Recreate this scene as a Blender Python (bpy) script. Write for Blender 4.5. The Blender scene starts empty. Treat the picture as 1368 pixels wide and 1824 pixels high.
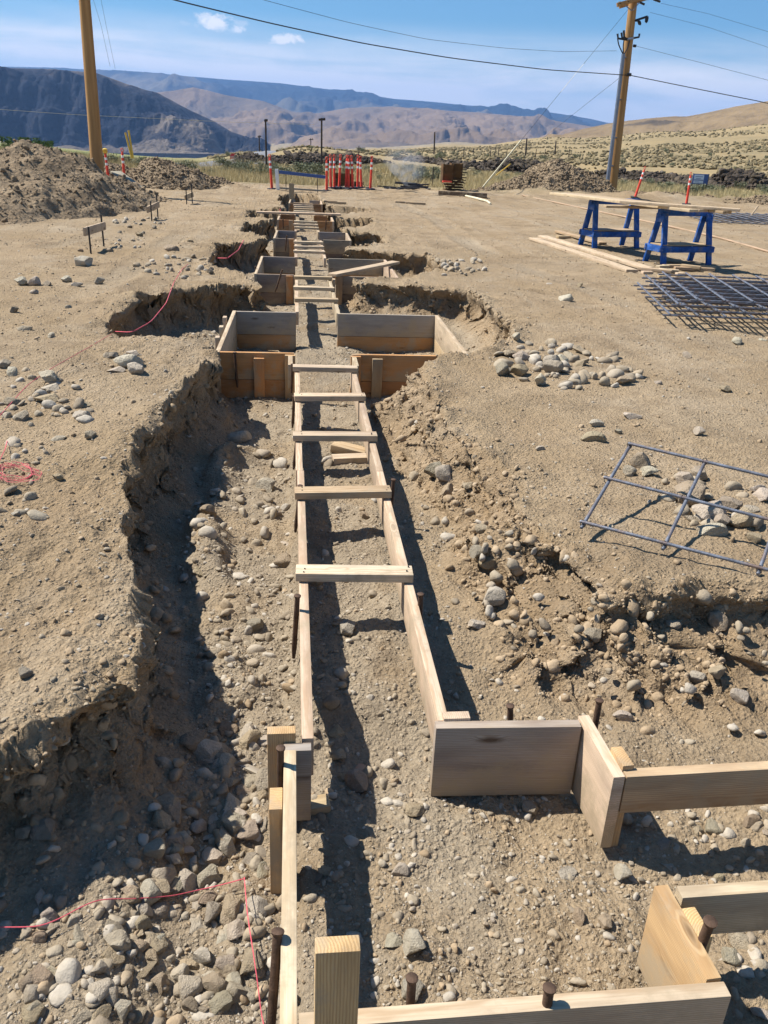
import bpy, bmesh, math, random
import numpy as np
from mathutils import Vector, Matrix, noise as mnoise
random.seed(7); rng = np.random.default_rng(11)
SC = bpy.context.scene; COL = SC.collection
R_ = math.radians
# ------------------------------------------------------------------ camera frame (x across the trench, y along it, z = 0 at the form tops)
CAM = np.array([0.0, 0.0, 1.75])
ROT = np.array([[0.9944098455292327, 0.002594326000187941, -0.10555722896671911],
                [-0.0972934710353856, 0.4109289459879641, -0.9064609102675678],
                [0.04102486573304289, 0.9116636829565087, 0.40888420068493736]])
FPX = 1500.0
def ray(u, v): return ROT @ np.array([u - 684.0, -(v - 912.0), -FPX])
def at(u, v, z=0.0):
    d = ray(u, v); return CAM + d * ((z - CAM[2]) / d[2])
def aty(u, v, Y):
    d = ray(u, v); return CAM + d * (Y / d[1])
def project(P):
    c = (np.asarray(P, float) - CAM) @ ROT
    return 684 + FPX * c[..., 0] / -c[..., 2], 912 - FPX * c[..., 1] / -c[..., 2], -c[..., 2]
# ------------------------------------------------------------------ noise
def _h(ix, iy, s):
    h = (ix.astype(np.int64) * 374761393 + iy.astype(np.int64) * 668265263 + s * 974634777) & 0xffffffff
    h = ((h ^ (h >> 13)) * 1274126177) & 0xffffffff
    return ((h ^ (h >> 16)) & 0xffff) / 32767.5 - 1.0
def vnoise(x, y, s=0):
    x = np.asarray(x, float); y = np.asarray(y, float)
    x0 = np.floor(x); y0 = np.floor(y); fx = x - x0; fy = y - y0
    ux = fx * fx * fx * (fx * (fx * 6 - 15) + 10); uy = fy * fy * fy * (fy * (fy * 6 - 15) + 10)
    a = _h(x0, y0, s); b = _h(x0 + 1, y0, s); c = _h(x0, y0 + 1, s); d = _h(x0 + 1, y0 + 1, s)
    return (a * (1 - ux) + b * ux) * (1 - uy) + (c * (1 - ux) + d * ux) * uy
def fbm(x, y, f, o=4, s=0, g=.5):
    t = 0; a = 1.0
    for i in range(o):
        cs, sn = math.cos(.6 * i + .3), math.sin(.6 * i + .3)
        t = t + a * vnoise((x * cs - y * sn) * f, (x * sn + y * cs) * f, s + i * 17); f *= 2.03; a *= g
    return t
def ridged(x, y, f, o=5, s=0):
    t = 0; a = 1.0
    for i in range(o):
        cs, sn = math.cos(.7 * i), math.sin(.7 * i)
        t = t + a * (1 - np.abs(vnoise((x * cs - y * sn) * f, (x * sn + y * cs) * f, s + i * 13)) * 2); f *= 2.1; a *= .5
    return t
def sst(a, b, x): t = np.clip((x - a) / (b - a), 0, 1); return t * t * (3 - 2 * t)
# ------------------------------------------------------------------ materials
class NT:
    def __init__(s, name):
        s.m = bpy.data.materials.new(name); s.m.use_nodes = True; s.t = s.m.node_tree; s.t.nodes.clear()
        s.out = s.n('ShaderNodeOutputMaterial'); s.b = s.n('ShaderNodeBsdfPrincipled'); s.l(s.b.outputs[0], s.out.inputs[0])
    def n(s, k, **kw):
        x = s.t.nodes.new(k)
        for a, v in kw.items(): setattr(x, a, v)
        return x
    def l(s, a, b): s.t.links.new(a, b)
    def setv(s, sock, v):
        if isinstance(v, bpy.types.NodeSocket): s.l(v, sock)
        elif isinstance(v, (tuple, list)) and len(v) == 3 and sock.type == 'RGBA': sock.default_value = (*v, 1)
        else: sock.default_value = v
    def tex(s, what='Object'): return s.n('ShaderNodeTexCoord').outputs[what]
    def mp(s, vec, sc): x = s.n('ShaderNodeMapping'); s.l(vec, x.inputs[0]); x.inputs[3].default_value = sc; return x.outputs[0]
    def noise(s, vec, sc, det=4, rough=.55, dist=0): 
        x = s.n('ShaderNodeTexNoise'); s.l(vec, x.inputs['Vector']); x.inputs['Scale'].default_value = sc; x.inputs['Detail'].default_value = det
        x.inputs['Roughness'].default_value = rough; x.inputs['Distortion'].default_value = dist; return x.outputs['Fac']
    def voro(s, vec, sc, out='Distance', feat='F1'):
        x = s.n('ShaderNodeTexVoronoi', feature=feat); s.l(vec, x.inputs['Vector']); x.inputs['Scale'].default_value = sc; return x.outputs[out]
    def math(s, op, a, b=0.0, clamp=False):
        x = s.n('ShaderNodeMath', operation=op, use_clamp=clamp); s.setv(x.inputs[0], a); s.setv(x.inputs[1], b); return x.outputs[0]
    def rng(s, v, a, b, c=0, d=1):
        x = s.n('ShaderNodeMapRange'); s.setv(x.inputs[0], v)
        for i, q in enumerate((a, b, c, d)): s.setv(x.inputs[1 + i], q)
        return x.outputs[0]
    def mix(s, f, a, b, mode='MIX'):
        x = s.n('ShaderNodeMix', data_type='RGBA', blend_type=mode); s.setv(x.inputs[0], f); s.setv(x.inputs[6], a); s.setv(x.inputs[7], b); return x.outputs[2]
    def attr(s, nm, o='Fac'): x = s.n('ShaderNodeAttribute'); x.attribute_name = nm; return x.outputs[o]
    def bump(s, h, d, st=1.0, nrm=None):
        x = s.n('ShaderNodeBump'); s.setv(x.inputs['Height'], h); x.inputs['Distance'].default_value = d; x.inputs['Strength'].default_value = st
        if nrm: s.l(nrm, x.inputs['Normal'])
        return x.outputs[0]
    def fin(s, col, rough=.9, nrm=None, spec=.3, metal=0):
        s.setv(s.b.inputs['Base Color'], col); s.setv(s.b.inputs['Roughness'], rough); s.setv(s.b.inputs['Metallic'], metal)
        s.b.inputs['Specular IOR Level'].default_value = spec
        if nrm: s.l(nrm, s.b.inputs['Normal'])
        return s.m
def simple(name, col, rough=.7, var=.15, sc=8, metal=0, spec=.4, dirt=None):
    t = NT(name); v = t.tex(); f = t.noise(v, sc, 5)
    c = t.mix(t.rng(f, .3, .7), tuple(x * (1 - var) for x in col), tuple(min(1, x * (1 + var)) for x in col))
    if dirt: c = t.mix(t.rng(t.noise(v, sc * .6, 6), .52, .68, 0, .6), c, dirt); c = t.mix(t.rng(t.noise(v, sc * 3.1, 5, .7), .60, .66, 0, .55), c, tuple(x * .5 + .16 for x in dirt))
    return t.fin(c, t.rng(f, .2, .8, rough - .1, rough + .08), t.bump(t.noise(v, sc * 6, 4), .002), spec, metal)
def mat_ground():
    t = NT('dry_soil'); v = t.tex('Object'); grey = t.attr('grey'); grass = t.attr('grass'); raw = t.attr('raw')
    big = t.noise(v, .55, 5, .6); mid = t.noise(v, 3.2, 6, .6); fine = t.noise(v, 38, 5, .65); grit = t.noise(v, 150, 3, .7)
    tan = t.mix(t.rng(big, .35, .65), (.36, .262, .153), (.45, .342, .22))
    tan = t.mix(t.rng(mid, .45, .72, 0, .75), tan, (.295, .212, .125))
    gry = t.mix(t.rng(mid, .3, .7), (.315, .252, .175), (.415, .342, .245))
    c = t.mix(grey, tan, gry)
    rawc = t.mix(t.rng(mid, .35, .65), (.305, .212, .12), (.42, .305, .187))
    c = t.mix(raw, c, rawc)
    dis = t.noise(v, .95, 6, .72); c = t.mix(t.rng(dis, .52, .62, 0, .55), c, (.225, .162, .098))
    pale = t.math('MULTIPLY', t.rng(t.noise(v, 1.1, 7, .7), .56, .7), .45); c = t.mix(pale, c, (.46, .385, .285))
    trk = t.noise(t.mp(v, (2.6, .22, 1)), 1, 5, .6); c = t.mix(t.math('MULTIPLY', t.rng(trk, .52, .66), t.rng(big, .4, .6, .1, .55)), c, (.47, .385, .275)); trk2 = t.noise(t.mp(v, (.5, 4.5, 1)), 1, 4, .6); c = t.mix(t.rng(trk2, .58, .72, 0, .35), c, (.27, .205, .13))
    gcol = t.mix(t.rng(t.noise(v, .35, 6, .6), .38, .62), (.33, .265, .15), (.22, .195, .115))
    gcol = t.mix(t.rng(t.noise(v, 2.2, 5, .7), .45, .7, 0, .7), gcol, (.36, .30, .17))
    c = t.mix(grass, c, gcol)
    c = t.mix(t.rng(fine, .25, .75, .55, 0), c, (.12, .088, .055)); c = t.mix(t.rng(grit, .5, .8, 0, .35), c, (.48, .42, .33))
    vo = t.voro(v, 55); vo2 = t.voro(v, 21)
    h = t.math('ADD', t.math('MULTIPLY', fine, 1.0), t.math('MULTIPLY', t.rng(vo, 0, .5, .5, 0), .8))
    h = t.math('ADD', h, t.math('MULTIPLY', t.rng(vo2, .0, .35, .5, 0), t.rng(mid, .4, .62)))
    h = t.math('ADD', h, t.math('MULTIPLY', grit, .35))
    return t.fin(c, .95, t.bump(h, .022, 1.0), .12)
def mat_terrain():
    t = NT('dry_grassland'); v = t.tex('Object'); gr = t.attr('green')
    a = t.noise(v, .02, 6, .6); b = t.noise(v, .25, 6, .7); c2 = t.noise(v, 1.6, 5, .7)
    c = t.mix(t.rng(a, .4, .6), (.315, .238, .128), (.25, .193, .105))
    c = t.mix(t.rng(b, .45, .65, 0, .7), c, (.185, .165, .105)); c = t.mix(t.rng(c2, .5, .75, 0, .55), c, (.33, .26, .148))
    c = t.mix(t.math('MULTIPLY', gr, t.rng(b, .35, .6)), c, (.12, .18, .055))
    return t.fin(c, .95, t.bump(c2, .12, .8), .1)
def mat_hill(name, base, tan, dark, sc=1 / 300, tree=None, bs=30):
    t = NT(name); v = t.tex('Object'); n1 = t.noise(v, sc, 8, .62); n2 = t.noise(v, sc * 5, 7, .65)
    k = t.attr('dark')
    c = t.mix(t.rng(n1, .4, .6), base, tan); c = t.mix(t.rng(n2, .5, .7, 0, .5), c, dark)
    c = t.mix(t.math('MULTIPLY', k, t.rng(n2, .3, .5, .7, 1)), c, tree or dark)
    return t.fin(c, .95, t.bump(n2, bs, .7), .05)
def mat_wood():
    t = NT('sawn_lumber'); v = t.tex('Object'); oi = t.n('ShaderNodeObjectInfo'); rnd = oi.outputs['Random']
    off = t.n('ShaderNodeCombineXYZ'); t.l(t.math('MULTIPLY', rnd, 37.0), off.inputs[0])
    t.setv(off.inputs[1], t.rng(rnd, 0, 1, -.03, .05)); t.setv(off.inputs[2], t.rng(t.math('FRACT', t.math('MULTIPLY', rnd, 7.3)), 0, 1, .05, .16))
    va = t.n('ShaderNodeVectorMath', operation='ADD'); t.l(v, va.inputs[0]); t.l(off.outputs[0], va.inputs[1]); p = va.outputs[0]
    sx = t.n('ShaderNodeSeparateXYZ'); t.l(p, sx.inputs[0])
    wob = t.noise(t.mp(p, (1.3, 7, 7)), 1, 3); wob2 = t.noise(t.mp(p, (5, 25, 25)), 1, 3)
    kn = t.voro(t.mp(p, (2.6, 9, 9)), 1.0)
    y = t.math('ADD', sx.outputs[1], t.math('MULTIPLY', t.math('SUBTRACT', wob, .5), .05)); z = t.math('ADD', sx.outputs[2], t.math('MULTIPLY', t.math('SUBTRACT', wob2, .5), .012))
    r = t.math('SQRT', t.math('ADD', t.math('MULTIPLY', y, y), t.math('MULTIPLY', z, z)))
    r = t.math('ADD', r, t.rng(kn, .0, .2, .02, 0))
    ring = t.math('SINE', t.math('MULTIPLY', r, 950)); ring = t.rng(ring, -1, 1, 0, 1)
    fib = t.noise(t.mp(p, (4, 260, 260)), 1, 3, .6); st = t.noise(t.mp(p, (2.2, 12, 12)), 1, 6, .6); fine = t.noise(t.mp(p, (14, 60, 60)), 1, 4, .6)
    c = oi.outputs['Color']
    lat = t.mix(1.0, c, (.56, .44, .32), 'MULTIPLY'); c1 = t.mix(t.math('MULTIPLY', t.math('POWER', ring, 1.6), .55), c, lat)
    c1 = t.mix(t.rng(fib, .4, .75, 0, .4), c1, t.mix(1.0, c, (.6, .52, .44), 'MULTIPLY'))
    c1 = t.mix(t.rng(st, .46, .72, 0, .8), c1, t.mix(1.0, c, (.5, .46, .45), 'MULTIPLY'))
    c1 = t.mix(t.rng(fine, .55, .8, 0, .4), c1, (.33, .27, .19))
    c1 = t.mix(t.rng(kn, .05, .15, .9, 0), c1, (.09, .05, .025))
    mud = t.noise(v, 5.5, 6, .7); lowz = t.n('ShaderNodeSeparateXYZ'); t.l(v, lowz.inputs[0]); mud = t.math('ADD', mud, t.rng(lowz.outputs[2], -.14, .02, .16, 0)); c1 = t.mix(t.math('MULTIPLY', t.rng(mud, .52, .66), .8), c1, (.36, .285, .19))
    h = t.math('ADD', t.math('MULTIPLY', ring, .4), fib)
    return t.fin(c1, .78, t.bump(h, .0012, .7), .25)
def mat_rock(name, island):
    t = NT(name); v = t.tex('Object')
    if island: rnd = t.n('ShaderNodeNewGeometry').outputs['Random Per Island']; base = None
    else: oi = t.n('ShaderNodeObjectInfo'); rnd = oi.outputs['Random']; base = oi.outputs['Color']
    k = 1.0 if island else 6.0
    n1 = t.noise(v, 22 if island else 3, 5, .6); n2 = t.noise(v, 90 if island else 14, 4, .65)
    if base is None:
        tone = t.attr('tone')
        cr = t.n('ShaderNodeValToRGB'); t.l(rnd, cr.inputs[0]); e = cr.color_ramp.elements
        e[0].position = 0; e[0].color = (.26, .215, .16, 1); e[1].position = 1; e[1].color = (.47, .42, .345, 1)
        for q, cc in ((.25, (.33, .275, .20)), (.45, (.36, .31, .235)), (.6, (.35, .28, .195)), (.8, (.40, .36, .30))): x = e.new(q); x.color = (*cc, 1)
        base = t.mix(tone, cr.outputs[0], t.mix(t.rng(rnd, 0, 1), (.31, .23, .145), (.42, .325, .218)))
    c = t.mix(t.rng(n1, .35, .7, 0, .55), base, t.mix(1.0, base, (.62, .58, .52), 'MULTIPLY'))
    c = t.mix(t.rng(n2, .55, .75, 0, .45), c, t.mix(1.0, base, (1.25, 1.22, 1.18), 'MULTIPLY'))
    nz = t.n('ShaderNodeSeparateXYZ'); t.l(t.n('ShaderNodeNewGeometry').outputs['Normal'], nz.inputs[0])
    return t.fin(c, .92, t.bump(t.math('ADD', n1, n2), .006 if island else .05, .6), .15)
def mat_post():
    t = NT('pole_timber'); v = t.tex('Object'); a = t.noise(t.mp(v, (14, 14, .5)), 1, 5, .6); b = t.noise(t.mp(v, (3, 3, .25)), 1, 3)
    c = t.mix(t.rng(a, .3, .7), (.30, .165, .065), (.44, .265, .115)); c = t.mix(t.rng(b, .5, .7, 0, .5), c, (.24, .14, .065))
    return t.fin(c, .85, t.bump(a, .01, .5), .2)
def mat_leaf(name, a, b):
    t = NT(name); g = t.n('ShaderNodeNewGeometry').outputs['Random Per Island']; return t.fin(t.mix(g, a, b), .85, None, .1)
M = dict(ground=mat_ground(), terrain=mat_terrain(), wood=mat_wood(), rock=mat_rock('dusty_stone', False), gravel=mat_rock('loose_gravel', True), post=mat_post(),
    rust=simple('rusty_iron', (.095, .058, .038), .75, .4, 25, .4), rebar=simple('steel_bar', (.15, .165, .20), .55, .35, 14, .45, .5, (.22, .12, .06)),
    blue=simple('blue_paint', (.012, .08, .31), .7, .45, 11, 0, .3, (.17, .19, .22)), black=simple('black_iron', (.02, .02, .022), .5, .3, 9),
    orange=simple('orange_plastic', (.68, .062, .035), .6, .2, 9, 0, .3, (.45, .13, .08)), white=simple('white_band', (.78, .78, .76), .5, .06, 5), rubber=simple('black_rubber', (.025, .027, .035), .8, .2, 5),
    pink=simple('pink_line', (.62, .10, .13), .7, .15, 4), yellow=simple('yellow_plastic', (.62, .42, .06), .5, .1, 5), cream=simple('pale_plastic', (.66, .60, .42), .5, .1, 5),
    grey=simple('grey_conduit', (.20, .23, .29), .45, .15, 6, .5), rustbox=simple('rusted_steel_plate', (.105, .058, .024), .9, .5, 3, 0, .2, (.04, .025, .016)),
    char=simple('charred_wood', (.035, .035, .04), .9, .5, 6), tanhose=simple('tan_hose', (.36, .25, .16), .7, .15, 5), darkwood=simple('dark_pole', (.045, .035, .03), .9, .3, 4),
    signw=simple('sign_face', (.62, .68, .78), .5, .05, 3), signb=simple('sign_blue', (.05, .10, .28), .5, .1, 3), red=simple('sign_red', (.5, .03, .03), .5, .1, 3),
    wire=simple('black_cable', (.03, .033, .04), .6, .1, 2), asphalt=simple('asphalt', (.16, .165, .18), .9, .12, .4),
    basalt=simple('dark_basalt', (.075, .060, .047), .95, .6, .7, 0, .1, (.17, .135, .085)),
    sage=mat_leaf('sagebrush_leaf', (.13, .145, .085), (.22, .225, .15)), green=mat_leaf('green_leaf', (.05, .09, .025), (.11, .16, .05)), straw=mat_leaf('straw', (.38, .30, .14), (.55, .46, .27)),
    mud=None)
# ------------------------------------------------------------------ object helpers
def tag(o, label=None, cat=None, group=None, kind=None):
    if label: o['label'] = label
    if cat: o['category'] = cat
    if group: o['group'] = group
    if kind: o['kind'] = kind
    return o
def empty(name, loc, label, cat, group=None):
    o = bpy.data.objects.new(name, None); COL.objects.link(o); o.location = loc; o.empty_display_size = .1
    return tag(o, label, cat, group)
def link(name, me, mat, parent=None, loc=None, mtx=None, tint=None):
    o = bpy.data.objects.new(name, me); COL.objects.link(o)
    if mat and not me.materials: me.materials.append(mat)
    if mtx is not None: o.matrix_world = mtx
    if loc is not None: o.location = loc
    if parent is not None:
        o.parent = parent; o.location = Vector(o.location) - Vector(parent.location)
    if tint: o.color = (*tint, 1)
    return o
def npmesh(name, V, F, smooth=True, attrs=None):
    me = bpy.data.meshes.new(name); V = np.asarray(V, np.float32); F = np.asarray(F, np.int32); k = F.shape[1]
    me.vertices.add(len(V)); me.vertices.foreach_set('co', V.ravel()); me.loops.add(F.size); me.loops.foreach_set('vertex_index', F.ravel())
    me.polygons.add(len(F)); me.polygons.foreach_set('loop_start', np.arange(0, F.size, k, dtype=np.int32)); me.polygons.foreach_set('loop_total', np.full(len(F), k, np.int32))
    me.polygons.foreach_set('use_smooth', np.full(len(F), smooth)); 
    for a, d in (attrs or {}).items():
        at_ = me.attributes.new(a, 'FLOAT', 'POINT'); at_.data.foreach_set('value', np.asarray(d, np.float32).ravel())
    me.update(calc_edges=True); me.validate(); return me
def gridfaces(ny, nx):
    i = np.arange(ny * nx).reshape(ny, nx); return np.stack([i[:-1, :-1], i[:-1, 1:], i[1:, 1:], i[1:, :-1]], -1).reshape(-1, 4)
WEATH = (.56, .445, .315); GREYW = (.36, .325, .275); YEL = (.60, .405, .205); PALE = (.64, .52, .375); ORG = (.52, .275, .115); TANW = (.48, .36, .225)
def jit(c, a=.08): k = 1 + random.uniform(-a, a); return tuple(min(1, x * k * (1 + random.uniform(-.03, .03))) for x in c)
def boxmesh(L, W, H, bev=.003, sub=1):
    bm = bmesh.new(); bmesh.ops.create_cube(bm, size=1, matrix=Matrix.Diagonal((L, W, H, 1)))
    if bev: bmesh.ops.bevel(bm, geom=bm.edges[:], offset=min(bev, W * .2, H * .2), segments=2, affect='EDGES', profile=.6)
    for f in bm.faces: f.smooth = True
    me = bpy.data.meshes.new('lumber'); bm.to_mesh(me); bm.free()
    try: me.set_sharp_from_angle(angle=R_(50))
    except Exception: pass
    return me
def beam(name, a, b, w, h, parent=None, tint=WEATH, up=(0, 0, 1), mat=None, bev=.003, roll=0):
    """board from a to b (centre line), h along 'up', w across"""
    a = Vector(a); b = Vector(b); X = (b - a).normalized(); up = Vector(up)
    Y = up.cross(X).normalized(); Z = X.cross(Y)
    if roll: q = Matrix.Rotation(roll, 3, X); Y = q @ Y; Z = q @ Z
    m = Matrix((X, Y, Z)).transposed().to_4x4(); m.translation = (a + b) / 2
    return link(name, boxmesh((b - a).length, w, h, bev), mat or M['wood'], parent, mtx=m, tint=jit(tint) if tint else None)
def tube_arrays(P, r, n=8, cap=True):
    P = np.asarray(P, float); r = np.broadcast_to(np.asarray(r, float), (len(P),)); T = np.gradient(P, axis=0); T /= np.linalg.norm(T, axis=1)[:, None] + 1e-12
    ref = np.array([0, 0, 1.0]) if abs(T[0, 2]) < .9 else np.array([1.0, 0, 0])
    A = np.cross(T, ref); A /= np.linalg.norm(A, axis=1)[:, None] + 1e-12; B = np.cross(T, A)
    th = np.arange(n) / n * 2 * math.pi
    V = P[:, None] + r[:, None, None] * (np.cos(th)[None, :, None] * A[:, None] + np.sin(th)[None, :, None] * B[:, None])
    V = V.reshape(-1, 3); F = []
    i = np.arange(len(P) * n).reshape(len(P), n); j = np.roll(i, -1, 1)
    F = np.stack([i[:-1], j[:-1], j[1:], i[1:]], -1).reshape(-1, 4)
    if cap:
        c0 = len(V); V = np.vstack([V, P[:1], P[-1:]])
        f0 = np.stack([j[0], i[0], np.full(n, c0), np.full(n, c0)], -1); f1 = np.stack([i[-1], j[-1], np.full(n, c0 + 1), np.full(n, c0 + 1)], -1)
        return V, F, np.vstack([f0, f1])[:, :3]
    return V, F, None
def mesh_from(Vs, Qs, Ts=None):
    me = bpy.data.meshes.new('m'); faces = [list(map(int, f)) for f in Qs] + ([list(map(int, f)) for f in Ts] if Ts is not None else [])
    me.from_pydata([tuple(v) for v in Vs], [], faces); me.polygons.foreach_set('use_smooth', [True] * len(faces))
    try: me.set_sharp_from_angle(angle=R_(45))
    except Exception: pass
    me.update(); return me
def tube(name, P, r, mat, parent=None, n=8, tint=None):
    P = np.asarray(P, float); o0 = P[0].copy(); V, Q, T = tube_arrays(P - o0, r, n); return link(name, mesh_from(V, Q, T), mat, parent, loc=Vector(o0), tint=tint)
def smoothline(P, n=40):
    P = np.asarray(P, float); d = np.r_[0, np.cumsum(np.linalg.norm(np.diff(P, axis=0), axis=1))]; t = np.linspace(0, d[-1], n)
    Q = np.stack([np.interp(t, d, P[:, k]) for k in range(3)], 1)
    for _ in range(3): Q[1:-1] = (Q[:-2] + 2 * Q[1:-1] + Q[2:]) / 4
    return Q
def joinmesh(parts):
    V = []; F = []; o = 0
    for v, f in parts: V.append(v); F += [[i + o for i in q] for q in f]; o += len(v)
    V = np.vstack(V); return V, F
# ------------------------------------------------------------------ the trench: rim outline in ground coordinates
LB = [(0, 1330), (150, 1235), (240, 1130), (235, 1000), (205, 880), (240, 790), (300, 755), (330, 690), (385, 640)]
rim = [(-2.3, -1.0), (-1.8, .5), (-1.28, 1.35), (-1.02, 1.85)] + [tuple(at(u, v, .14)[:2]) for u, v in LB]
rim += [(-0.76, 7.29), (-1.34, 7.55), (-1.75, 7.93), (-1.77, 9.8), (-1.39, 10.3), (-0.62, 10.66), (-0.36, 10.5), (-0.5, 11.0), (-0.68, 11.5), (-1.16, 12.2), (-1.25, 14.2), (-0.6, 15.0), (-0.42, 15.3), (-0.52, 15.9), (-0.97, 16.4), (-1.0, 17.9),
        (-0.45, 18.6), (-0.42, 18.9), (-1.01, 19.4), (-1.06, 21.2), (-0.22, 21.7), (-0.28, 23.2), (-0.45, 24.6), (-.4, 26.0), (0.11, 27.0), (0.65, 26.2), (0.8, 24.1), (0.8, 22.9), (1.86, 22.6), (1.82, 21.4), (.85, 20.6), (.8, 20.1), (1.75, 19.6), (1.6, 18.2), (0.95, 17.6),
        (0.95, 16.9), (1.65, 16.4), (1.55, 15.2), (.85, 14.8), (.85, 14.2), (2.1, 13.9), (2.16, 12.4), (1.5, 11.7), (.85, 11.3), (.8, 10.9), (2.16, 10.54), (2.24, 8.89), (2.07, 7.8)]
rim += [(1.50, 7.13), (0.99, 6.77), (0.99, 6.09), (0.99, 5.1), (1.19, 4.36), (1.19, 3.64), (1.36, 3.15), (1.62, 3.04), (2.03, 3.0), (2.8, 3.1), (4.5, 3.2), (4.5, -1.0)]
RIM = np.array(rim)
def seg_dist(x, y, poly):
    d2 = np.full(x.shape, 1e9)
    for (ax, ay), (bx, by) in zip(poly, np.roll(poly, -1, 0)):
        ex, ey = bx - ax, by - ay; L = ex * ex + ey * ey + 1e-12; t = np.clip(((x - ax) * ex + (y - ay) * ey) / L, 0, 1)
        d2 = np.minimum(d2, (x - ax - t * ex) ** 2 + (y - ay - t * ey) ** 2)
    return np.sqrt(d2)
def inside(x, y, poly):
    c = np.zeros(x.shape, bool)
    for (ax, ay), (bx, by) in zip(poly, np.roll(poly, -1, 0)):
        k = (ay > y) != (by > y); c ^= k & (x < (bx - ax) * (y - ay) / ((by - ay) if by != ay else 1e-9) + ax)
    return c
def sdist(x, y): d = seg_dist(x, y, RIM); return np.where(inside(x, y, RIM), d, -d)
def steps(a, b, f):
    o = [a]
    while o[-1] < b: o.append(o[-1] + f(o[-1]))
    return np.array(o)
ys = np.r_[np.linspace(-3, .55, 30), steps(.57, 36.5, lambda y: .015 if (9.75 < y < 10.85 or 13.75 < y < 14.45 or 16.3 < y < 16.8) else max(.0095, .0042 * y * (1 if y < 20 else 1.4)))]
xr = steps(0, 30, lambda x: .0115 if x < 1.5 else .0115 + .024 * (x - 1.5)); xl = steps(0, 26, lambda x: (.0065 if .38 < x < 1.15 else .0115) if x < 1.2 else .0115 + .024 * (x - 1.2))
xs = np.r_[-xl[:0:-1], xr] 
GX, GY = np.meshgrid(xs, ys)
RUTS = [((9.6, 13.5), (5.6, 25.5)), ((7.9, 13.2), (4.0, 25.2)), ((4.6, 5.2), (3.3, 13.5)), ((6.3, 6.0), (5.0, 14.5)), ((3.3, 13.5), (3.0, 25)), ((-4.4, 6.5), (-3.3, 17)), ((-2.8, 5.0), (-1.75, 17)), ((12, 16), (9, 27))]
def rut_depth(X, Y, soft=False):
    o = 0 * X
    for (ax, ay), (bx, by) in RUTS:
        L = math.hypot(bx - ax, by - ay); ux, uy = (bx - ax) / L, (by - ay) / L; a = (X - ax) * ux + (Y - ay) * uy; c = (X - ax) * -uy + (Y - ay) * ux + .12 * np.sin(a * .7 + ax) 
        w_ = sst(.24, .13, np.abs(c)) * sst(0, 1, a) * sst(L, L - 1, a) * sst(-.6, .3, vnoise(a * .8, a * 0 + ax, 5)); berm = sst(.12, 0, np.abs(np.abs(c) - .27)) * sst(0, 1, a) * sst(L, L - 1, a)
        o = o + (w_ if soft else w_ * (.014 + .006 * np.sin((a + np.abs(c) * .6) * 2 * math.pi / .11)) - berm * .010)
    return o
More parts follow.
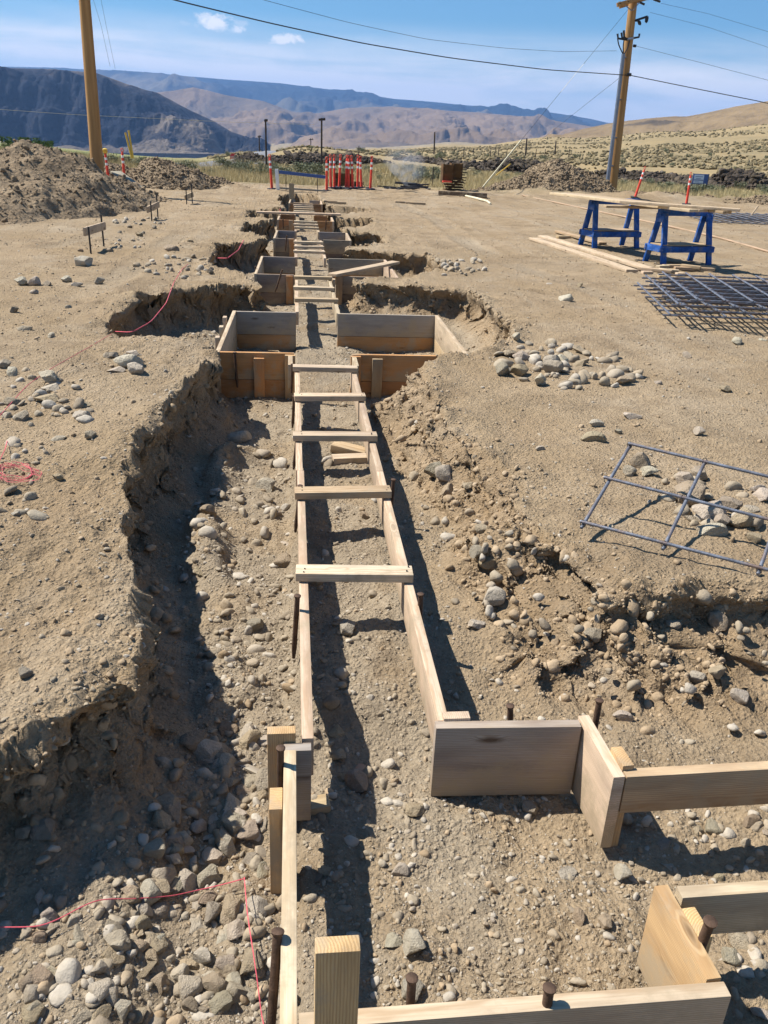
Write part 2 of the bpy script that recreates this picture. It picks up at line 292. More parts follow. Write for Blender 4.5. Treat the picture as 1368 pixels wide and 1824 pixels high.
def ground_h(X, Y):
    wx = X + .062 * fbm(X, Y, 2.4, 2, 3) + .008 * fbm(X, Y, 9, 2, 5); wy = Y + .062 * fbm(X, Y, 2.4, 2, 9) + .008 * fbm(X, Y, 9, 2, 8)
    d = sdist(wx, wy)
    left = sst(.1, -.2, X)
    wallw = np.where(X < .2, .20, .22); rs = sst(.35, .6, X) * sst(7.4, 6.2, Y); wallw = wallw * (1 - rs) + rs * (.40 + .28 * sst(4.2, 2.8, Y)); wallw = wallw * (1 - .35 * sst(10, 14, Y)); brk = rs * sst(3.75, 3.35, Y)
    s = np.clip(d / wallw, 0, 1); prof = np.where(rs > .5, (s * .9 + .1 * sst(0, 1, s)) * (1 - brk) + brk * (1 - (1 - s) ** 2.2), 1 - (1 - s) ** 1.5); prof = np.clip(prof, 0, 1) * (d > 0)
    zp = .03 * fbm(X, Y, .35, 3, 21) + .014 * fbm(X, Y, 2.2, 4, 23) + .16 * sst(.0, -.5, X) * sst(8.2, 6, Y) + .02 - .30 * sst(31, 36.5, Y)
    zp = zp + .05 * sst(.35, 0, -d) * (fbm(X, Y, 3.5, 3, 31) * .8 + .2) * (d <= 0)
    zf = -.30 - .08 * sst(5.6, 7, Y) + np.where(X < .02, -.03, 0)
    zf = zf + .11 * sst(-.28, -.55, X) * sst(2.7, 2.2, Y)
    zf = zf - .17 * sst(-.62, -.85, X) * sst(7.2, 7.7, Y) * sst(10.9, 10.5, Y) - .08 * sst(-.5, -.7, X) * sst(11, 11.5, Y) - .06 * sst(1.5, 1.7, X) * sst(7.5, 8, Y)
    zf = zf + .10 * sst(-.05, .04, X) * sst(.6, .5, X) * sst(2.35, 2.8, Y) * sst(6.9, 6.5, Y) + .07 * sst(.5, .6, X) * sst(2.6, 3.2, Y) * sst(7, 6, Y)
    zf = zf + .08 * sst(-.75, -1.1, X) + .05 * sst(9.2, 9.6, Y) * sst(11.6, 11.2, Y) + .05 * sst(13.4, 13.8, Y)
    zf = zf + .022 * fbm(X, Y, 1.8, 3, 41) + .012 * fbm(X, Y, 7, 3, 43)
    heap = .16 * sst(.16, .0, np.abs(d - .34 - .06 * fbm(X, Y, 2, 2, 44))) * sst(.25, -.2, X) * sst(2.0, 2.8, Y) * sst(6.5, 5.5, Y) * (.6 + .5 * fbm(X, Y, 1.6, 2, 47)); zf = zf + np.clip(heap, 0, .2)
    z = zp * (1 - prof) + zf * prof
    z = z - rut_depth(X, Y) * (d < -.05)
    wall = np.where(rs > .5, sst(0, .12, s) * sst(1.0, .75, s), sst(0, .06, s) * sst(1.0, .55, s)) * (d > 0); lip = sst(.10, 0, np.abs(d)) 
    cl = np.clip(fbm(X + .6 * Y, s * .40 + .15 * (Y - X), 9, 4, 51, .6), -1, 1.2)
    z = z + wall * ((.030 + .012 * rs) * cl + .022 * fbm(X + .6 * Y, s * .4 + .2 * (Y - X), 28, 2, 53)) + lip * (.016 * fbm(X, Y, 14, 3, 55))
    rough = sst(-.1, .5, fbm(X, Y, .9, 3, 57)) * .6 + .4
    z = z + (1 - wall) * rough * (.0095 * fbm(X, Y, 16, 4, 59, .6) + .006 * np.maximum(0, ridged(X, Y, 7, 3, 61) - .9))
    dirt = sst(31, 27, Y) ; bermn = sst(1.2, 0, np.abs(Y - 30.5 - .5 * fbm(X, Y, .4, 2, 63))) * sst(6, 9, X); z = z + bermn * .35 * (.6 + .5 * fbm(X, Y, 1.2, 4, 65)) + sst(26.5, 28, Y) * sst(32, 30, Y) * .05 * (1 + fbm(X, Y, 2, 4, 67))
    return z, d, s, wall, rs
GZ, GD, GS, GW, GRS = ground_h(GX, GY)
grass = sst(30.6, 32.6, GY + 1.3 * fbm(GX, GY, .35, 4, 71) - .0 * GX)
greyA = .55 * np.clip(rut_depth(GX, GY, True), 0, 1) * (GD < 0) + np.clip(np.where(GD > 0, sst(.5, 1, GS) * (1 - .75 * sst(.55, .7, GX) * sst(7.3, 6.4, GY)), .0) + .22 * sst(.15, .8, fbm(GX, GY, .8, 4, 73)) * (GD < 0), 0, 1) * (1 - .6 * sst(.2, .7, fbm(GX, GY, 2.2, 3, 75)))
rawA = np.clip(np.maximum(GW * .9, GRS * (GD > 0) * .8 * sst(1.0, .6, GS)) + .6 * sst(.2, .8, fbm(GX, GY, 1.3, 4, 77)) * (GD < 0) * sst(1.2, .0, -GD), 0, 1)
def v3(x, y, z, f, sd): return (vnoise(x * f + z * f * .55, y * f - z * f * .8, sd) + vnoise(y * f + 3.3 + z * f * .2, z * f + x * f * .3, sd + 1) + vnoise(z * f + 7.7 - y * f * .25, x * f + z * f * .35, sd + 2)) * .62
nx_ = v3(GX, GY, GZ, 7, 81) + .55 * v3(GX, GY, GZ, 17, 84) + .3 * v3(GX, GY, GZ, 41, 87); ny_ = v3(GX, GY, GZ, 7.4, 181) + .55 * v3(GX, GY, GZ, 18, 184) + .3 * v3(GX, GY, GZ, 43, 187)
gy_, gx_ = np.gradient(GD, ys, xs); gl_ = np.hypot(gx_, gy_) + 1e-6; und = GW * (1 - GRS * sst(3.3, 3.8, GY)) * sst(.03, .3, GS) * (.125 + .04 * vnoise(GX * 2.1, GY * 2.1, 89)) 
PX = GX + GW * (.052 - .006 * GRS) * nx_ - gx_ / gl_ * und; PY = GY + GW * (.052 - .006 * GRS) * ny_ - gy_ / gl_ * und
gm = npmesh('ground', np.stack([PX, PY, GZ], -1).reshape(-1, 3), gridfaces(len(ys), len(xs)), True, dict(grass=grass, grey=greyA, raw=rawA))
tag(link('ground', gm, M['ground']), kind='structure')
def gz(x, y):
    x = np.atleast_1d(np.asarray(x, float)); y = np.atleast_1d(np.asarray(y, float))
    i = np.clip(np.searchsorted(xs, x) - 1, 0, len(xs) - 2); j = np.clip(np.searchsorted(ys, y) - 1, 0, len(ys) - 2)
    fx = np.clip((x - xs[i]) / (xs[i + 1] - xs[i]), 0, 1); fy = np.clip((y - ys[j]) / (ys[j + 1] - ys[j]), 0, 1)
    return (GZ[j, i] * (1 - fx) + GZ[j, i + 1] * fx) * (1 - fy) + (GZ[j + 1, i] * (1 - fx) + GZ[j + 1, i + 1] * fx) * fy
def gfield(A, x, y):
    i = np.clip(np.searchsorted(xs, x) - 1, 0, len(xs) - 2); j = np.clip(np.searchsorted(ys, y) - 1, 0, len(ys) - 2); return A[j, i]
def gpos(x, y):
    """where the built ground surface really lies for a plan point (cut faces are pushed sideways)"""
    x = np.atleast_1d(np.asarray(x, float)); y = np.atleast_1d(np.asarray(y, float)); i = np.clip(np.searchsorted(xs, x), 1, len(xs) - 1); j = np.clip(np.searchsorted(ys, y), 1, len(ys) - 1)
    i = np.where(x - xs[i - 1] < xs[i] - x, i - 1, i); j = np.where(y - ys[j - 1] < ys[j] - y, j - 1, j)
    return np.stack([PX[j, i] + (x - xs[i]), PY[j, i] + (y - ys[j]), GZ[j, i]], 1), np.stack([-gx_[j, i] / gl_[j, i], -gy_[j, i] / gl_[j, i]], 1) * (GW[j, i] > .3)[:, None]
def on(u, v):
    """point of the built ground seen at a photo pixel (marches the ray)"""
    d = ray(u, v); t = np.linspace(.5, 60, 6000) / np.linalg.norm(d[:2]) ; P = CAM + d * t[:, None]; k = np.argmax(P[:, 2] < gz(P[:, 0], P[:, 1])); return P[k]
# ------------------------------------------------------------------ land beyond the site, hills, air, sky
def hv(u): return 232 + .045 * (u - 523)
def azof(u): return math.degrees(math.atan((u - 523) / 1556))
ctl = {-700: [(36, -.3), (100, -1), (400, -8), (1500, -28), (2600, -40)], 0: [(36, -.3), (60, -.3), (100, -1.0), (400, -8), (1500, -35), (2600, -60)],
       350: [(36, -.3), (60, -.9), (130, -2.6), (600, -19), (2000, -70), (2600, -88)], 450: [(36, -.3), (75, -1.2), (95, -1.0), (300, -5.5), (1000, -24), (2600, -70)],
       550: [(36, -.4), (60, -1.0), (86, -1.7), (93, -.25), (110, .0), (300, -5), (1000, -22), (2600, -60)], 690: [(36, -.3), (60, -.6), (90, -1.1), (110, -.7), (300, -3.5), (1000, -13), (2600, -40)],
       800: [(36, -.3), (60, -.8), (95, -1.5), (102, -.5), (150, -.9), (300, -1.7), (800, -5.5), (2600, -20)], 1000: [(36, -.25), (60, -.8), (92, -1.55), (100, -.35), (130, -.4), (350, 1.3), (600, 4.5), (800, 3), (1500, -5), (2600, -20)],
       1200: [(36, -.3), (50, -.6), (86, -1.6), (95, -.25), (140, .5), (250, 2.9), (500, 9.5), (620, 11), (800, 8), (1500, 0), (2600, -20)], 1400: [(36, -.3), (50, -.6), (86, -1.6), (95, -.3), (140, .9), (250, 4.3), (500, 15), (620, 18), (800, 14), (1500, 5), (2600, -20)], 2200: [(36, -.3), (90, -1.2), (140, 1), (500, 18), (800, 16), (2600, -20)]}
cu = np.array([azof(u) for u in ctl]); lD = np.log(np.geomspace(30, 13000, 240)); ctab = np.array([np.interp(np.exp(lD), [p[0] for p in c], [p[1] for p in c]) for c in ctl.values()])
def far_h(X, Y):
    D = np.hypot(X, np.maximum(Y, 1)); az = np.degrees(np.arctan2(X, np.maximum(Y, 1))); D = np.maximum(D, 34)
    i = np.clip(np.searchsorted(cu, az) - 1, 0, len(cu) - 2); f = np.clip((az - cu[i]) / (cu[i + 1] - cu[i]), 0, 1); f = f * f * (3 - 2 * f)
    q = np.clip((np.log(D) - lD[0]) / (lD[1] - lD[0]), 0, len(lD) - 1.001); j = q.astype(int); g = q - j
    a = ctab[i, j] * (1 - g) + ctab[i, j + 1] * g; b = ctab[i + 1, j] * (1 - g) + ctab[i + 1, j + 1] * g
    z = a * (1 - f) + b * f
    z = z + np.clip(D / 400, 0, 4) * .35 * fbm(X, Y, 1 / 40, 4, 91) * sst(45, 120, D) + .10 * fbm(X, Y, .16, 4, 93) * sst(34, 45, D) + sst(150, 500, D) * D * .0016 * fbm(X, Y, 1 / 140, 4, 95)
    m = sst(2.0, .6, np.maximum(np.maximum(Y - 36.3, X - 28), -24 - X)); return z - 1.6 * sst(0, 1, np.where((Y < 36.3) & (X < 29) & (X > -25), 1, 0) * 1.0) 
fy = np.r_[np.linspace(-60, 32, 12), steps(34, 12500, lambda y: max(.35, .011 * y))]; sx_ = steps(0, 9500, lambda x: max(.5, .02 * x)); fx = np.r_[-sx_[:0:-1], sx_]
FX, FY = np.meshgrid(fx, fy); FZ = far_h(FX, FY); FD = np.hypot(FX, FY)
azg = np.degrees(np.arctan2(FX, np.maximum(FY, 1)))
green = np.clip(sst(azof(470), azof(250), azg) * sst(50, 80, FD) * sst(2200, 700, FD) * .9 + .45 * sst(azof(900), azof(1250), azg) * sst(44, 55, FD) * sst(85, 70, FD), 0, 1)
tm = npmesh('field', np.stack([FX, FY, FZ], -1).reshape(-1, 3), gridfaces(len(fy), len(fx)), True, dict(green=green)); tag(link('field', tm, M['terrain']), kind='structure')
def fz(x, y): return float(far_h(np.array([float(x)]), np.array([float(y)]))[0])
def faron(u, D):
    d = ray(u, hv(u)); d = d / np.hypot(d[0], d[1]); x, y = d[0] * D, d[1] * D; return np.array([x, y, fz(x, y)])
def hill(name, prof, Dr, Db, vb, mat, amp, fr, p=1.0, nu=420, nt=70, dark=None, seed=0, gul=0.0, rgh=0.0):
    U = np.linspace(prof[0][0], prof[-1][0], nu); vt = np.interp(U, [q[0] for q in prof], [q[1] for q in prof]); vbv = np.interp(U, [q[0] for q in vb], [q[1] for q in vb])
    dr = np.array([ray(u, v) for u, v in zip(U, vt)]); dr /= np.hypot(dr[:, 0], dr[:, 1])[:, None]; Pr = CAM + dr * Dr
    db = np.array([ray(u, v) for u, v in zip(U, vbv)]); db /= np.hypot(db[:, 0], db[:, 1])[:, None]; Pb = CAM + db * Db
    t = np.linspace(0, 1, nt)[:, None]; X = Pb[:, 0] * (1 - t) + Pr[:, 0] * t; Y = Pb[:, 1] * (1 - t) + Pr[:, 1] * t
    g = p(t) if callable(p) else t ** p; Z = Pb[:, 2] * (1 - g) + Pr[:, 2] * g
    rn = ridged(X + 900 * seed, Y, fr, 6, seed) - 1.0; env = np.sin(math.pi * np.clip(t, 0, 1)) ** .7 + .022 * t
    Z = Z + amp * env * rn + rgh * env * (fbm(X, Y, fr * 5, 5, seed + 31, .62) + .6 * fbm(X * .3, Z * 3, fr * 9, 3, seed + 33))
    if gul: s = ridged(X * 1.0, Y * .25, fr * 3, 4, seed + 5) - 1; Y = Y + gul * env * s
    D2 = [1.04, 1.15, 1.5]; z2 = [.93, .75, .0]
    for k, zz in zip(D2, z2): X = np.vstack([X, Pr[:, 0] * k]); Y = np.vstack([Y, Pr[:, 1] * k]); Z = np.vstack([Z, Pr[:, 2] * zz + Pb[:, 2] * (1 - zz)])
    X = np.vstack([X[:1], X]); Y = np.vstack([Y[:1], Y]); Z = np.vstack([Z[:1] - 40, Z])
    tt = np.r_[0, t[:, 0], 1, 1, 1][:, None] + 0 * X
    dk = dark(np.broadcast_to(U, X.shape), tt, X, Y) if dark else 0 * X
    tag(link(name, npmesh(name, np.stack([X, Y, Z], -1).reshape(-1, 3), gridfaces(*X.shape), True, dict(dark=np.clip(dk, 0, 1))), mat), kind='structure')
cliffm = mat_hill('cliff_rock', (.055, .048, .046), (.17, .14, .11), (.022, .022, .026), 1 / 200, (.013, .017, .028), 22)
tanm = mat_hill('bare_hill', (.215, .152, .098), (.165, .118, .078), (.095, .074, .054), 1 / 700, (.05, .06, .06), 40)
mtnm = mat_hill('wooded_mountain', (.17, .14, .10), (.11, .10, .075), (.03, .045, .04), 1 / 1100, (.012, .022, .032), 60)
ritem = mat_hill('grass_hill', (.235, .172, .098), (.185, .135, .08), (.085, .065, .046), 1 / 130, (.085, .07, .055), 8)
def cliff_p(t): return .28 * sst(0, .45, t) + .30 * sst(.38, .55, t) + .30 * sst(.6, .78, t) + .12 * sst(.75, 1, t)
hill('hill', [(-260, 122), (-60, 118), (0, 120), (100, 124), (170, 129), (200, 140), (250, 158), (280, 168), (300, 177), (340, 197), (380, 215), (410, 233), (440, 244), (465, 259), (482, 277)], 3000, 2350, [(-260, 268), (0, 270), (300, 273), (400, 275), (482, 279)], cliffm, 26, 1 / 420, cliff_p, 640, 170,
     lambda u, t, x, y: np.clip(sst(.15, .35, t + .12 * fbm(x, y, 1 / 160, 4, 5)) * sst(1.02, .90, t + .05 * fbm(x, y, 1 / 120, 4, 6)) * sst(-.9, -.1, fbm(x, y, 1 / 240, 5, 9) + .8 * sst(360, 120, u) - .15), 0, 1), 3, 40, 11)
hill('hill', [(120, 190), (170, 172), (250, 166), (310, 160), (345, 154), (400, 168), (470, 180), (520, 198), (560, 203), (620, 192), (700, 190), (760, 195), (850, 200), (930, 207), (1000, 217), (1060, 226), (1120, 236), (1250, 250)], 6200, 3300, [(120, 280), (480, 272), (800, 268), (1250, 262)], tanm, 105, 1 / 1250, lambda t: .35 * t + .65 * t ** 1.6, 560, 120,
     lambda u, t, x, y: .35 * sst(.1, .9, fbm(x, y, 1 / 700, 5, 4)), 5, 140, 22)
hill('mountain', [(-260, 119), (-60, 117), (100, 121), (170, 125), (230, 130), (300, 133), (400, 141), (500, 148), (560, 156), (620, 163), (700, 176), (780, 182), (850, 189), (920, 192), (1000, 203), (1050, 211), (1085, 219), (1120, 230), (1220, 256)], 11500, 7200, [(-260, 250), (500, 240), (1220, 262)], mtnm, 170, 1 / 2300, 1.0, 520, 90,
     lambda u, t, x, y: np.clip(sst(.42, .72, t + .35 * fbm(x, y, 1 / 1500, 5, 14)) , 0, 1), 8, 250, 30)
hill('hill', [(960, 250), (1000, 240), (1040, 229), (1090, 219), (1150, 212), (1220, 209), (1265, 200), (1310, 190), (1368, 180), (1450, 166), (1600, 158), (1900, 150)], 1500, 620, [(960, 256), (1100, 250), (1300, 246), (1900, 235)], ritem, 11, 1 / 330, lambda t: .5 * t + .5 * t ** 1.5, 420, 90,
     lambda u, t, x, y: sst(.25, .9, fbm(x, y, 1 / 90, 5, 24)) * sst(1, .8, t), 11, 10, 1.6)
# road in the valley
P = smoothline([faron(u, D) for u, D in ((200, 84), (300, 80), (360, 78), (420, 82), (470, 95), (500, 120))], 40); P[:, 2] = [fz(a, b) + .05 for a, b, _ in P]; N = np.gradient(P, axis=0); N = np.stack([-N[:, 1], N[:, 0], 0 * N[:, 0]], 1); N /= np.linalg.norm(N, axis=1)[:, None]
V = np.stack([P + N * k + np.array([0, 0, dz]) for k, dz in ((-2.2, -.25), (-1.9, 0), (1.9, 0), (2.2, -.25))], 1).reshape(-1, 3); tag(link('road', npmesh('road', V, gridfaces(40, 4)), M['asphalt']), kind='structure')
# air
hz = bpy.data.materials.new('air'); hz.use_nodes = True; nt = hz.node_tree; nt.nodes.clear(); o_ = nt.nodes.new('ShaderNodeOutputMaterial'); pv = nt.nodes.new('ShaderNodeVolumePrincipled')
pv.inputs['Color'].default_value = (.28, .52, 1, 1); pv.inputs['Density'].default_value = 6.8e-5; pv.inputs['Anisotropy'].default_value = .15; nt.links.new(pv.outputs[0], o_.inputs['Volume'])
bm = bmesh.new(); bmesh.ops.create_cube(bm, size=1, matrix=Matrix.Translation((0, 8600, 310)) @ Matrix.Diagonal((34000, 18000, 1060, 1))); me = bpy.data.meshes.new('haze'); bm.to_mesh(me); bm.free()
tag(link('haze', me, hz), kind='stuff')
# sky and sun
SUNV = Vector((-0.70, 0.27, 1.0)).normalized(); elev = math.asin(SUNV.z); rot = math.atan2(SUNV.x, SUNV.y)
w = bpy.data.worlds.new('World'); SC.world = w; w.use_nodes = True; t = w.node_tree; t.nodes.clear()
class WT(NT):
    def __init__(s, tr): s.t = tr
W = WT(t); sky = W.n('ShaderNodeTexSky', sky_type='NISHITA'); sky.sun_disc = False; sky.sun_elevation = elev; sky.sun_rotation = rot; sky.altitude = 300; sky.air_density = 1.0; sky.dust_density = .35; sky.ozone_density = 2.2
g = W.tex('Generated'); sp = W.n('ShaderNodeSeparateXYZ'); W.l(g, sp.inputs[0]); el = sp.outputs[2]
wn = W.noise(W.mp(g, (3.5, 3.5, 34)), 1.0, 6, .5, .8); wn2 = W.noise(W.mp(g, (14, 14, 50)), 1.0, 6, .6, .3)
mask = W.math('MULTIPLY', W.rng(el, .0, .05, 0, 1), W.rng(el, .066, .105, 1, 0)); wis = W.math('MULTIPLY', mask, W.rng(W.math('ADD', wn, W.math('MULTIPLY', wn2, .35)), .50, .88, 0, .9))
wis = W.math('ADD', wis, W.rng(el, .018, .11, .66, 0), True)
cn = W.noise(W.mp(g, (60, 60, 90)), 1.0, 6, .6, .4)
tot = wis
for u, v, wd, ht, a in ((378, 40, .017, .0085, 1.0), (424, 54, .010, .005, .8), (512, 71, .022, .0065, 1.0), (327, 42, .012, .004, .35), (430, 42, .009, .004, .4)):
    d0 = ray(u, v); d0 = d0 / np.linalg.norm(d0); s_ = W.n('ShaderNodeVectorMath', operation='SUBTRACT'); W.l(g, s_.inputs[0]); s_.inputs[1].default_value = d0
    q = W.n('ShaderNodeVectorMath', operation='MULTIPLY'); W.l(s_.outputs[0], q.inputs[0]); q.inputs[1].default_value = (1 / wd, 1 / wd, 1 / ht); ln = W.n('ShaderNodeVectorMath', operation='LENGTH'); W.l(q.outputs[0], ln.inputs[0])
    k = W.math('MULTIPLY', W.rng(W.math('SUBTRACT', W.math('ADD', .82, W.math('MULTIPLY', W.math('SUBTRACT', cn, .5), 2.2)), W.math('MULTIPLY', ln.outputs['Value'], .75)), .0, .55), a); tot = W.math('MAXIMUM', tot, k)
skc = W.mix(1.0, sky.outputs[0], (.60, .99, 1.22), 'MULTIPLY'); sc_ = W.mix(tot, skc, (11.8, 11.8, 11.9)); bg = W.n('ShaderNodeBackground'); W.l(sc_, bg.inputs[0]); bg.inputs[1].default_value = .056
ow = W.n('ShaderNodeOutputWorld'); W.l(bg.outputs[0], ow.inputs[0])
sl = bpy.data.lights.new('sun', 'SUN'); sl.energy = 5.0; sl.angle = R_(.53); sl.color = (1, .945, .86); so = bpy.data.objects.new('sun', sl); COL.objects.link(so); so.rotation_euler = SUNV.to_track_quat('Z', 'Y').to_euler()
cd = bpy.data.cameras.new('camera'); cd.sensor_fit = 'VERTICAL'; cd.sensor_height = 24; cd.lens = 24 * FPX / 1824; cd.clip_start = .05; cd.clip_end = 60000; co = bpy.data.objects.new('camera', cd); COL.objects.link(co)
co.matrix_world = Matrix([list(ROT[i]) + [CAM[i]] for i in range(3)] + [[0, 0, 0, 1]]); SC.camera = co
SC.view_settings.view_transform = 'Standard'; SC.view_settings.look = 'None'; SC.view_settings.exposure = 0.80; SC.view_settings.gamma = 1
SC.cycles.max_bounces = 5; SC.cycles.diffuse_bounces = 3; SC.cycles.volume_bounces = 0; SC.cycles.transparent_max_bounces = 12; SC.cycles.use_denoising = True; SC.cycles.use_adaptive_sampling = True; SC.cycles.adaptive_threshold = .015
# ------------------------------------------------------------------ formwork
B12, B10, B6, T = .286, .235, .14, .038
def bd(par, p, q, h, top=0.0, t=T, tint=WEATH, name='board', top2=None):
    """upright board between plan points p and q with its top edge at 'top'"""
    a = (p[0], p[1], top - h / 2); b = (q[0], q[1], (top if top2 is None else top2) - h / 2); return beam(name, a, b, t, h, par, tint)
def stk(par, x, y, top, bot, yaw=0, tint=YEL, lean=(0, 0), w=.089, name='stake'):
    c, s = math.cos(yaw), math.sin(yaw); return beam(name, (x + lean[0], y + lean[1], top), (x, y, bot), T, w, par, tint, up=(c, s, 0))
def flat(par, a, b, z, w=.089, t=T, tint=WEATH, name='spreader', dz=0):
    return beam(name, (a[0], a[1], z + t / 2), (b[0], b[1], z + t / 2 + dz), w, t, par, tint)
# near pad, half in front of the viewer
f = empty('footing_form', (.45, 1.7, -.3), 'nearest footing form of pale lumber, jogged corners and open rails running off to the right', 'footing form', 'timber forms for column footings')
bd(f, (-.016, .2), (-.016, 2.085), B6, .004, tint=PALE, name='long_board')
bd(f, (-.036, 2.108), (.05, 2.108), B12, -.004, tint=GREYW)
bd(f, (.455, 2.19), (.938, 2.176), B12, 0, tint=(.44, .375, .30)); bd(f, (.962, 2.215), (.978, 1.915), B12, .002, tint=PALE)
bd(f, (1.001, 1.935), (3.2, 1.99), B6 + .004, .0, tint=TANW, name='rail'); bd(f, (.985, 1.492), (3.2, 1.53), B6 + .004, .0, tint=WEATH, name='rail')
bd(f, (.944, 1.515), (.962, 1.247), B12, .002, tint=YEL); bd(f, (.006, 1.213), (.983, 1.222), B12, 0, tint=WEATH)
stk(f, -.043, 2.150, .03, -.36, R_(0), YEL); stk(f, -.056, 1.90, -.015, -.42, R_(90), YEL); stk(f, .082, 1.165, .29, -.4, 0, YEL); stk(f, 1.012, 1.99, .018, -.36, R_(95), YEL); stk(f, .99, 1.40, .0, -.36, R_(95), YEL)
stk(f, .53, 2.225, .01, -.33, 0, PALE)
# ladders
def ladder(nm, label, y0, y1, spread, xl=.045, xr=.482, h=B6, z=-.004, lt=WEATH, rt=WEATH, x2l=None, x2r=None, ov=.03, y0r=None):
    o = empty(nm, (xl, y0, -.2), label, 'strip form', 'ladder forms for the strip footing')
    x2l = xl if x2l is None else x2l; x2r = xr if x2r is None else x2r; n = max(1, round((y1 - y0) / 2.5)); cut = [y0 + (y1 - y0) * i / n for i in range(n + 1)]
    for a, b in zip(cut, cut[1:]):
        fa, fb = (a - y0) / (y1 - y0), (b - y0) / (y1 - y0)
        for p, q, tt in ((xl, x2l, lt), (xr, x2r, rt)): bd(o, (p + (q - p) * fa + random.uniform(-.006, .006), (y0r if y0r and p == xr and a == y0 else a) + .002), (p + (q - p) * fb + random.uniform(-.006, .006), b - .002), h, z + random.uniform(-.006, .006), tint=tt, name='side_board')
    for y in spread:
        k = (y - y0) / (y1 - y0); r_ = random.uniform(-.012, .012)
        flat(o, (xl + (x2l - xl) * k - ov + random.uniform(-.01, .01), y - r_), (xr + (x2r - xr) * k + ov * .8 + random.uniform(-.01, .01), y + r_), z + .008, tint=random.choice([WEATH, WEATH, TANW, PALE]), dz=random.uniform(-.004, .004))
    if y0 < 5:
        for y in spread[:4]:
            for k in (-.012, .016):
                for xx in (xl, xr):
                    q = (xx + random.uniform(-.008, .008), y + k + random.uniform(-.01, .01)); tube('nail_head', [(q[0], q[1], z + .04), (q[0], q[1], z + .0495)], .0035, M['black'], o, 6)
    return o
L1 = ladder('strip_form', 'long nearest ladder of pale boards with five spreaders in the trench', 2.14, 6.78, [3.19, 4.08, 4.98, 5.83, 6.63], .045, .485, .15, x2l=.02, x2r=.482, y0r=2.214)
# second pad: two planks high with a gap for the strip
def pad(label, x0, x1, y0, y1, gl, gr, cu_, cl, lh=B10, bh=.165, stakes=True, left=True, right=True, back=True, cb=None, cut=1.0, sidecol=None):
    o = empty('footing_form', ((x0 + x1) / 2, y0, -.38), label, 'footing form', 'timber forms for column footings')
    def wall(p, q, c1, c2, e=0):
        bd(o, p, q, lh, e, tint=c1); bd(o, p, q, bh, e - lh - .003, tint=c2)
    if left:
        wall((x0, y0), (gl, y0), cu_, cl, .0); wall((x0 - .02, y0 - .02), (x0 + .01, y1 + .02), sidecol or WEATH, TANW, .003)
        if back: wall((x0 + .031, y1), (gl + .02, y1), cb or GREYW, ORG, .0)
    if right:
        wall((gr, y0), (x1, y0), cu_, cl, -.002); wall((x1 + .021, y0 - .02), (x1 + .021, y1 + .02), sidecol or WEATH, TANW, .002)
        if back: wall((gr - .04, y1), (x1, y1), cb or GREYW, ORG, -.001)
    return o
f2 = pad('large open footing form two planks high with orange front boards and staked corners', -.63, 1.5, 7.22, 9.0, -.0, .50, (.54, .29, .12), (.46, .235, .10))
for x, tp, c in ((-.30, -.04, ORG), (-.035, -.01, YEL), (.72, -.03, TANW), (.53, -.01, ORG)): stk(f2, x, 7.179, tp, -.40, 0, c)
for y in (7.7, 8.15, 8.6): stk(f2, -.69, y, .02, -.42, R_(90), PALE)
for x, c in ((-.032, WEATH), (.515, WEATH)): bd(f2, (x, 6.86), (x, 7.195), .2, -.012, tint=c, name='connector')
L2 = ladder('strip_form', 'ladder form with three spreaders between the first two box forms', 9.03, 11.5, [9.62, 10.38, 11.2], .03, .468)
f3 = pad('weathered grey box form with a loose board lying across its right half', -.485, 1.36, 11.55, 13.25, -.0, .56, (.33, .27, .205), (.27, .21, .15), cb=(.30, .255, .21))
stk(f3, -.06, 11.51, -.01, -.40, 0, ORG); stk(f3, .60, 11.51, .02, -.40, 0, TANW); bd(f3, (.52, 11.3), (.52, 11.525), .2, -.01, tint=WEATH, name='connector')
o = beam('loose_board', (.50, 11.42, .03), (1.48, 12.62, .055), .14, .035, None, WEATH); tag(o, 'loose weathered board lying diagonally across the grey box form', 'board')
L3 = ladder('strip_form', 'ladder form with three close spreaders beyond the grey box form', 13.28, 15.55, [13.75, 14.3, 14.95], .03, .47)
f4 = pad('small grey box form before the orange sided one, stake leaning on its front', -.325, .98, 15.65, 16.9, -.0, .52, (.32, .26, .20), (.26, .20, .145), cb=(.27, .25, .24))
stk(f4, -.04, 15.61, 0, -.4, 0, ORG)
L4 = ladder('strip_form', 'third last ladder form with three spreaders toward the far end', 16.93, 18.95, [17.3, 17.85, 18.5], .03, .47)
f5 = pad('orange sided box form under the plank that bridges the trench', -.32, .82, 19.05, 20.3, -.0, .50, (.50, .25, .11), (.46, .22, .09), cb=(.42, .24, .13))
stk(f5, -.06, 19.0, 0, -.4, 0, TANW)
L5 = ladder('strip_form', 'farthest ladder form with five close spreaders at the trench end', 20.33, 23.55, [20.9, 21.5, 22.1, 22.7, 23.3], .03, .46)
f6 = pad('farthest box form with a tall post at the end of the trench', -.1, .72, 23.62, 24.9, .02, .47, (.42, .25, .13), (.36, .20, .10), cb=GREYW); stk(f6, -.06, 24.95, .42, -.3, 0, TANW, w=.14, name='post')
o = flat(None, (-.83, 20.0), (1.05, 20.12), .035, .19, .04, WEATH, 'bridging_plank'); tag(o, 'long weathered plank bridging the trench near its far end', 'plank')
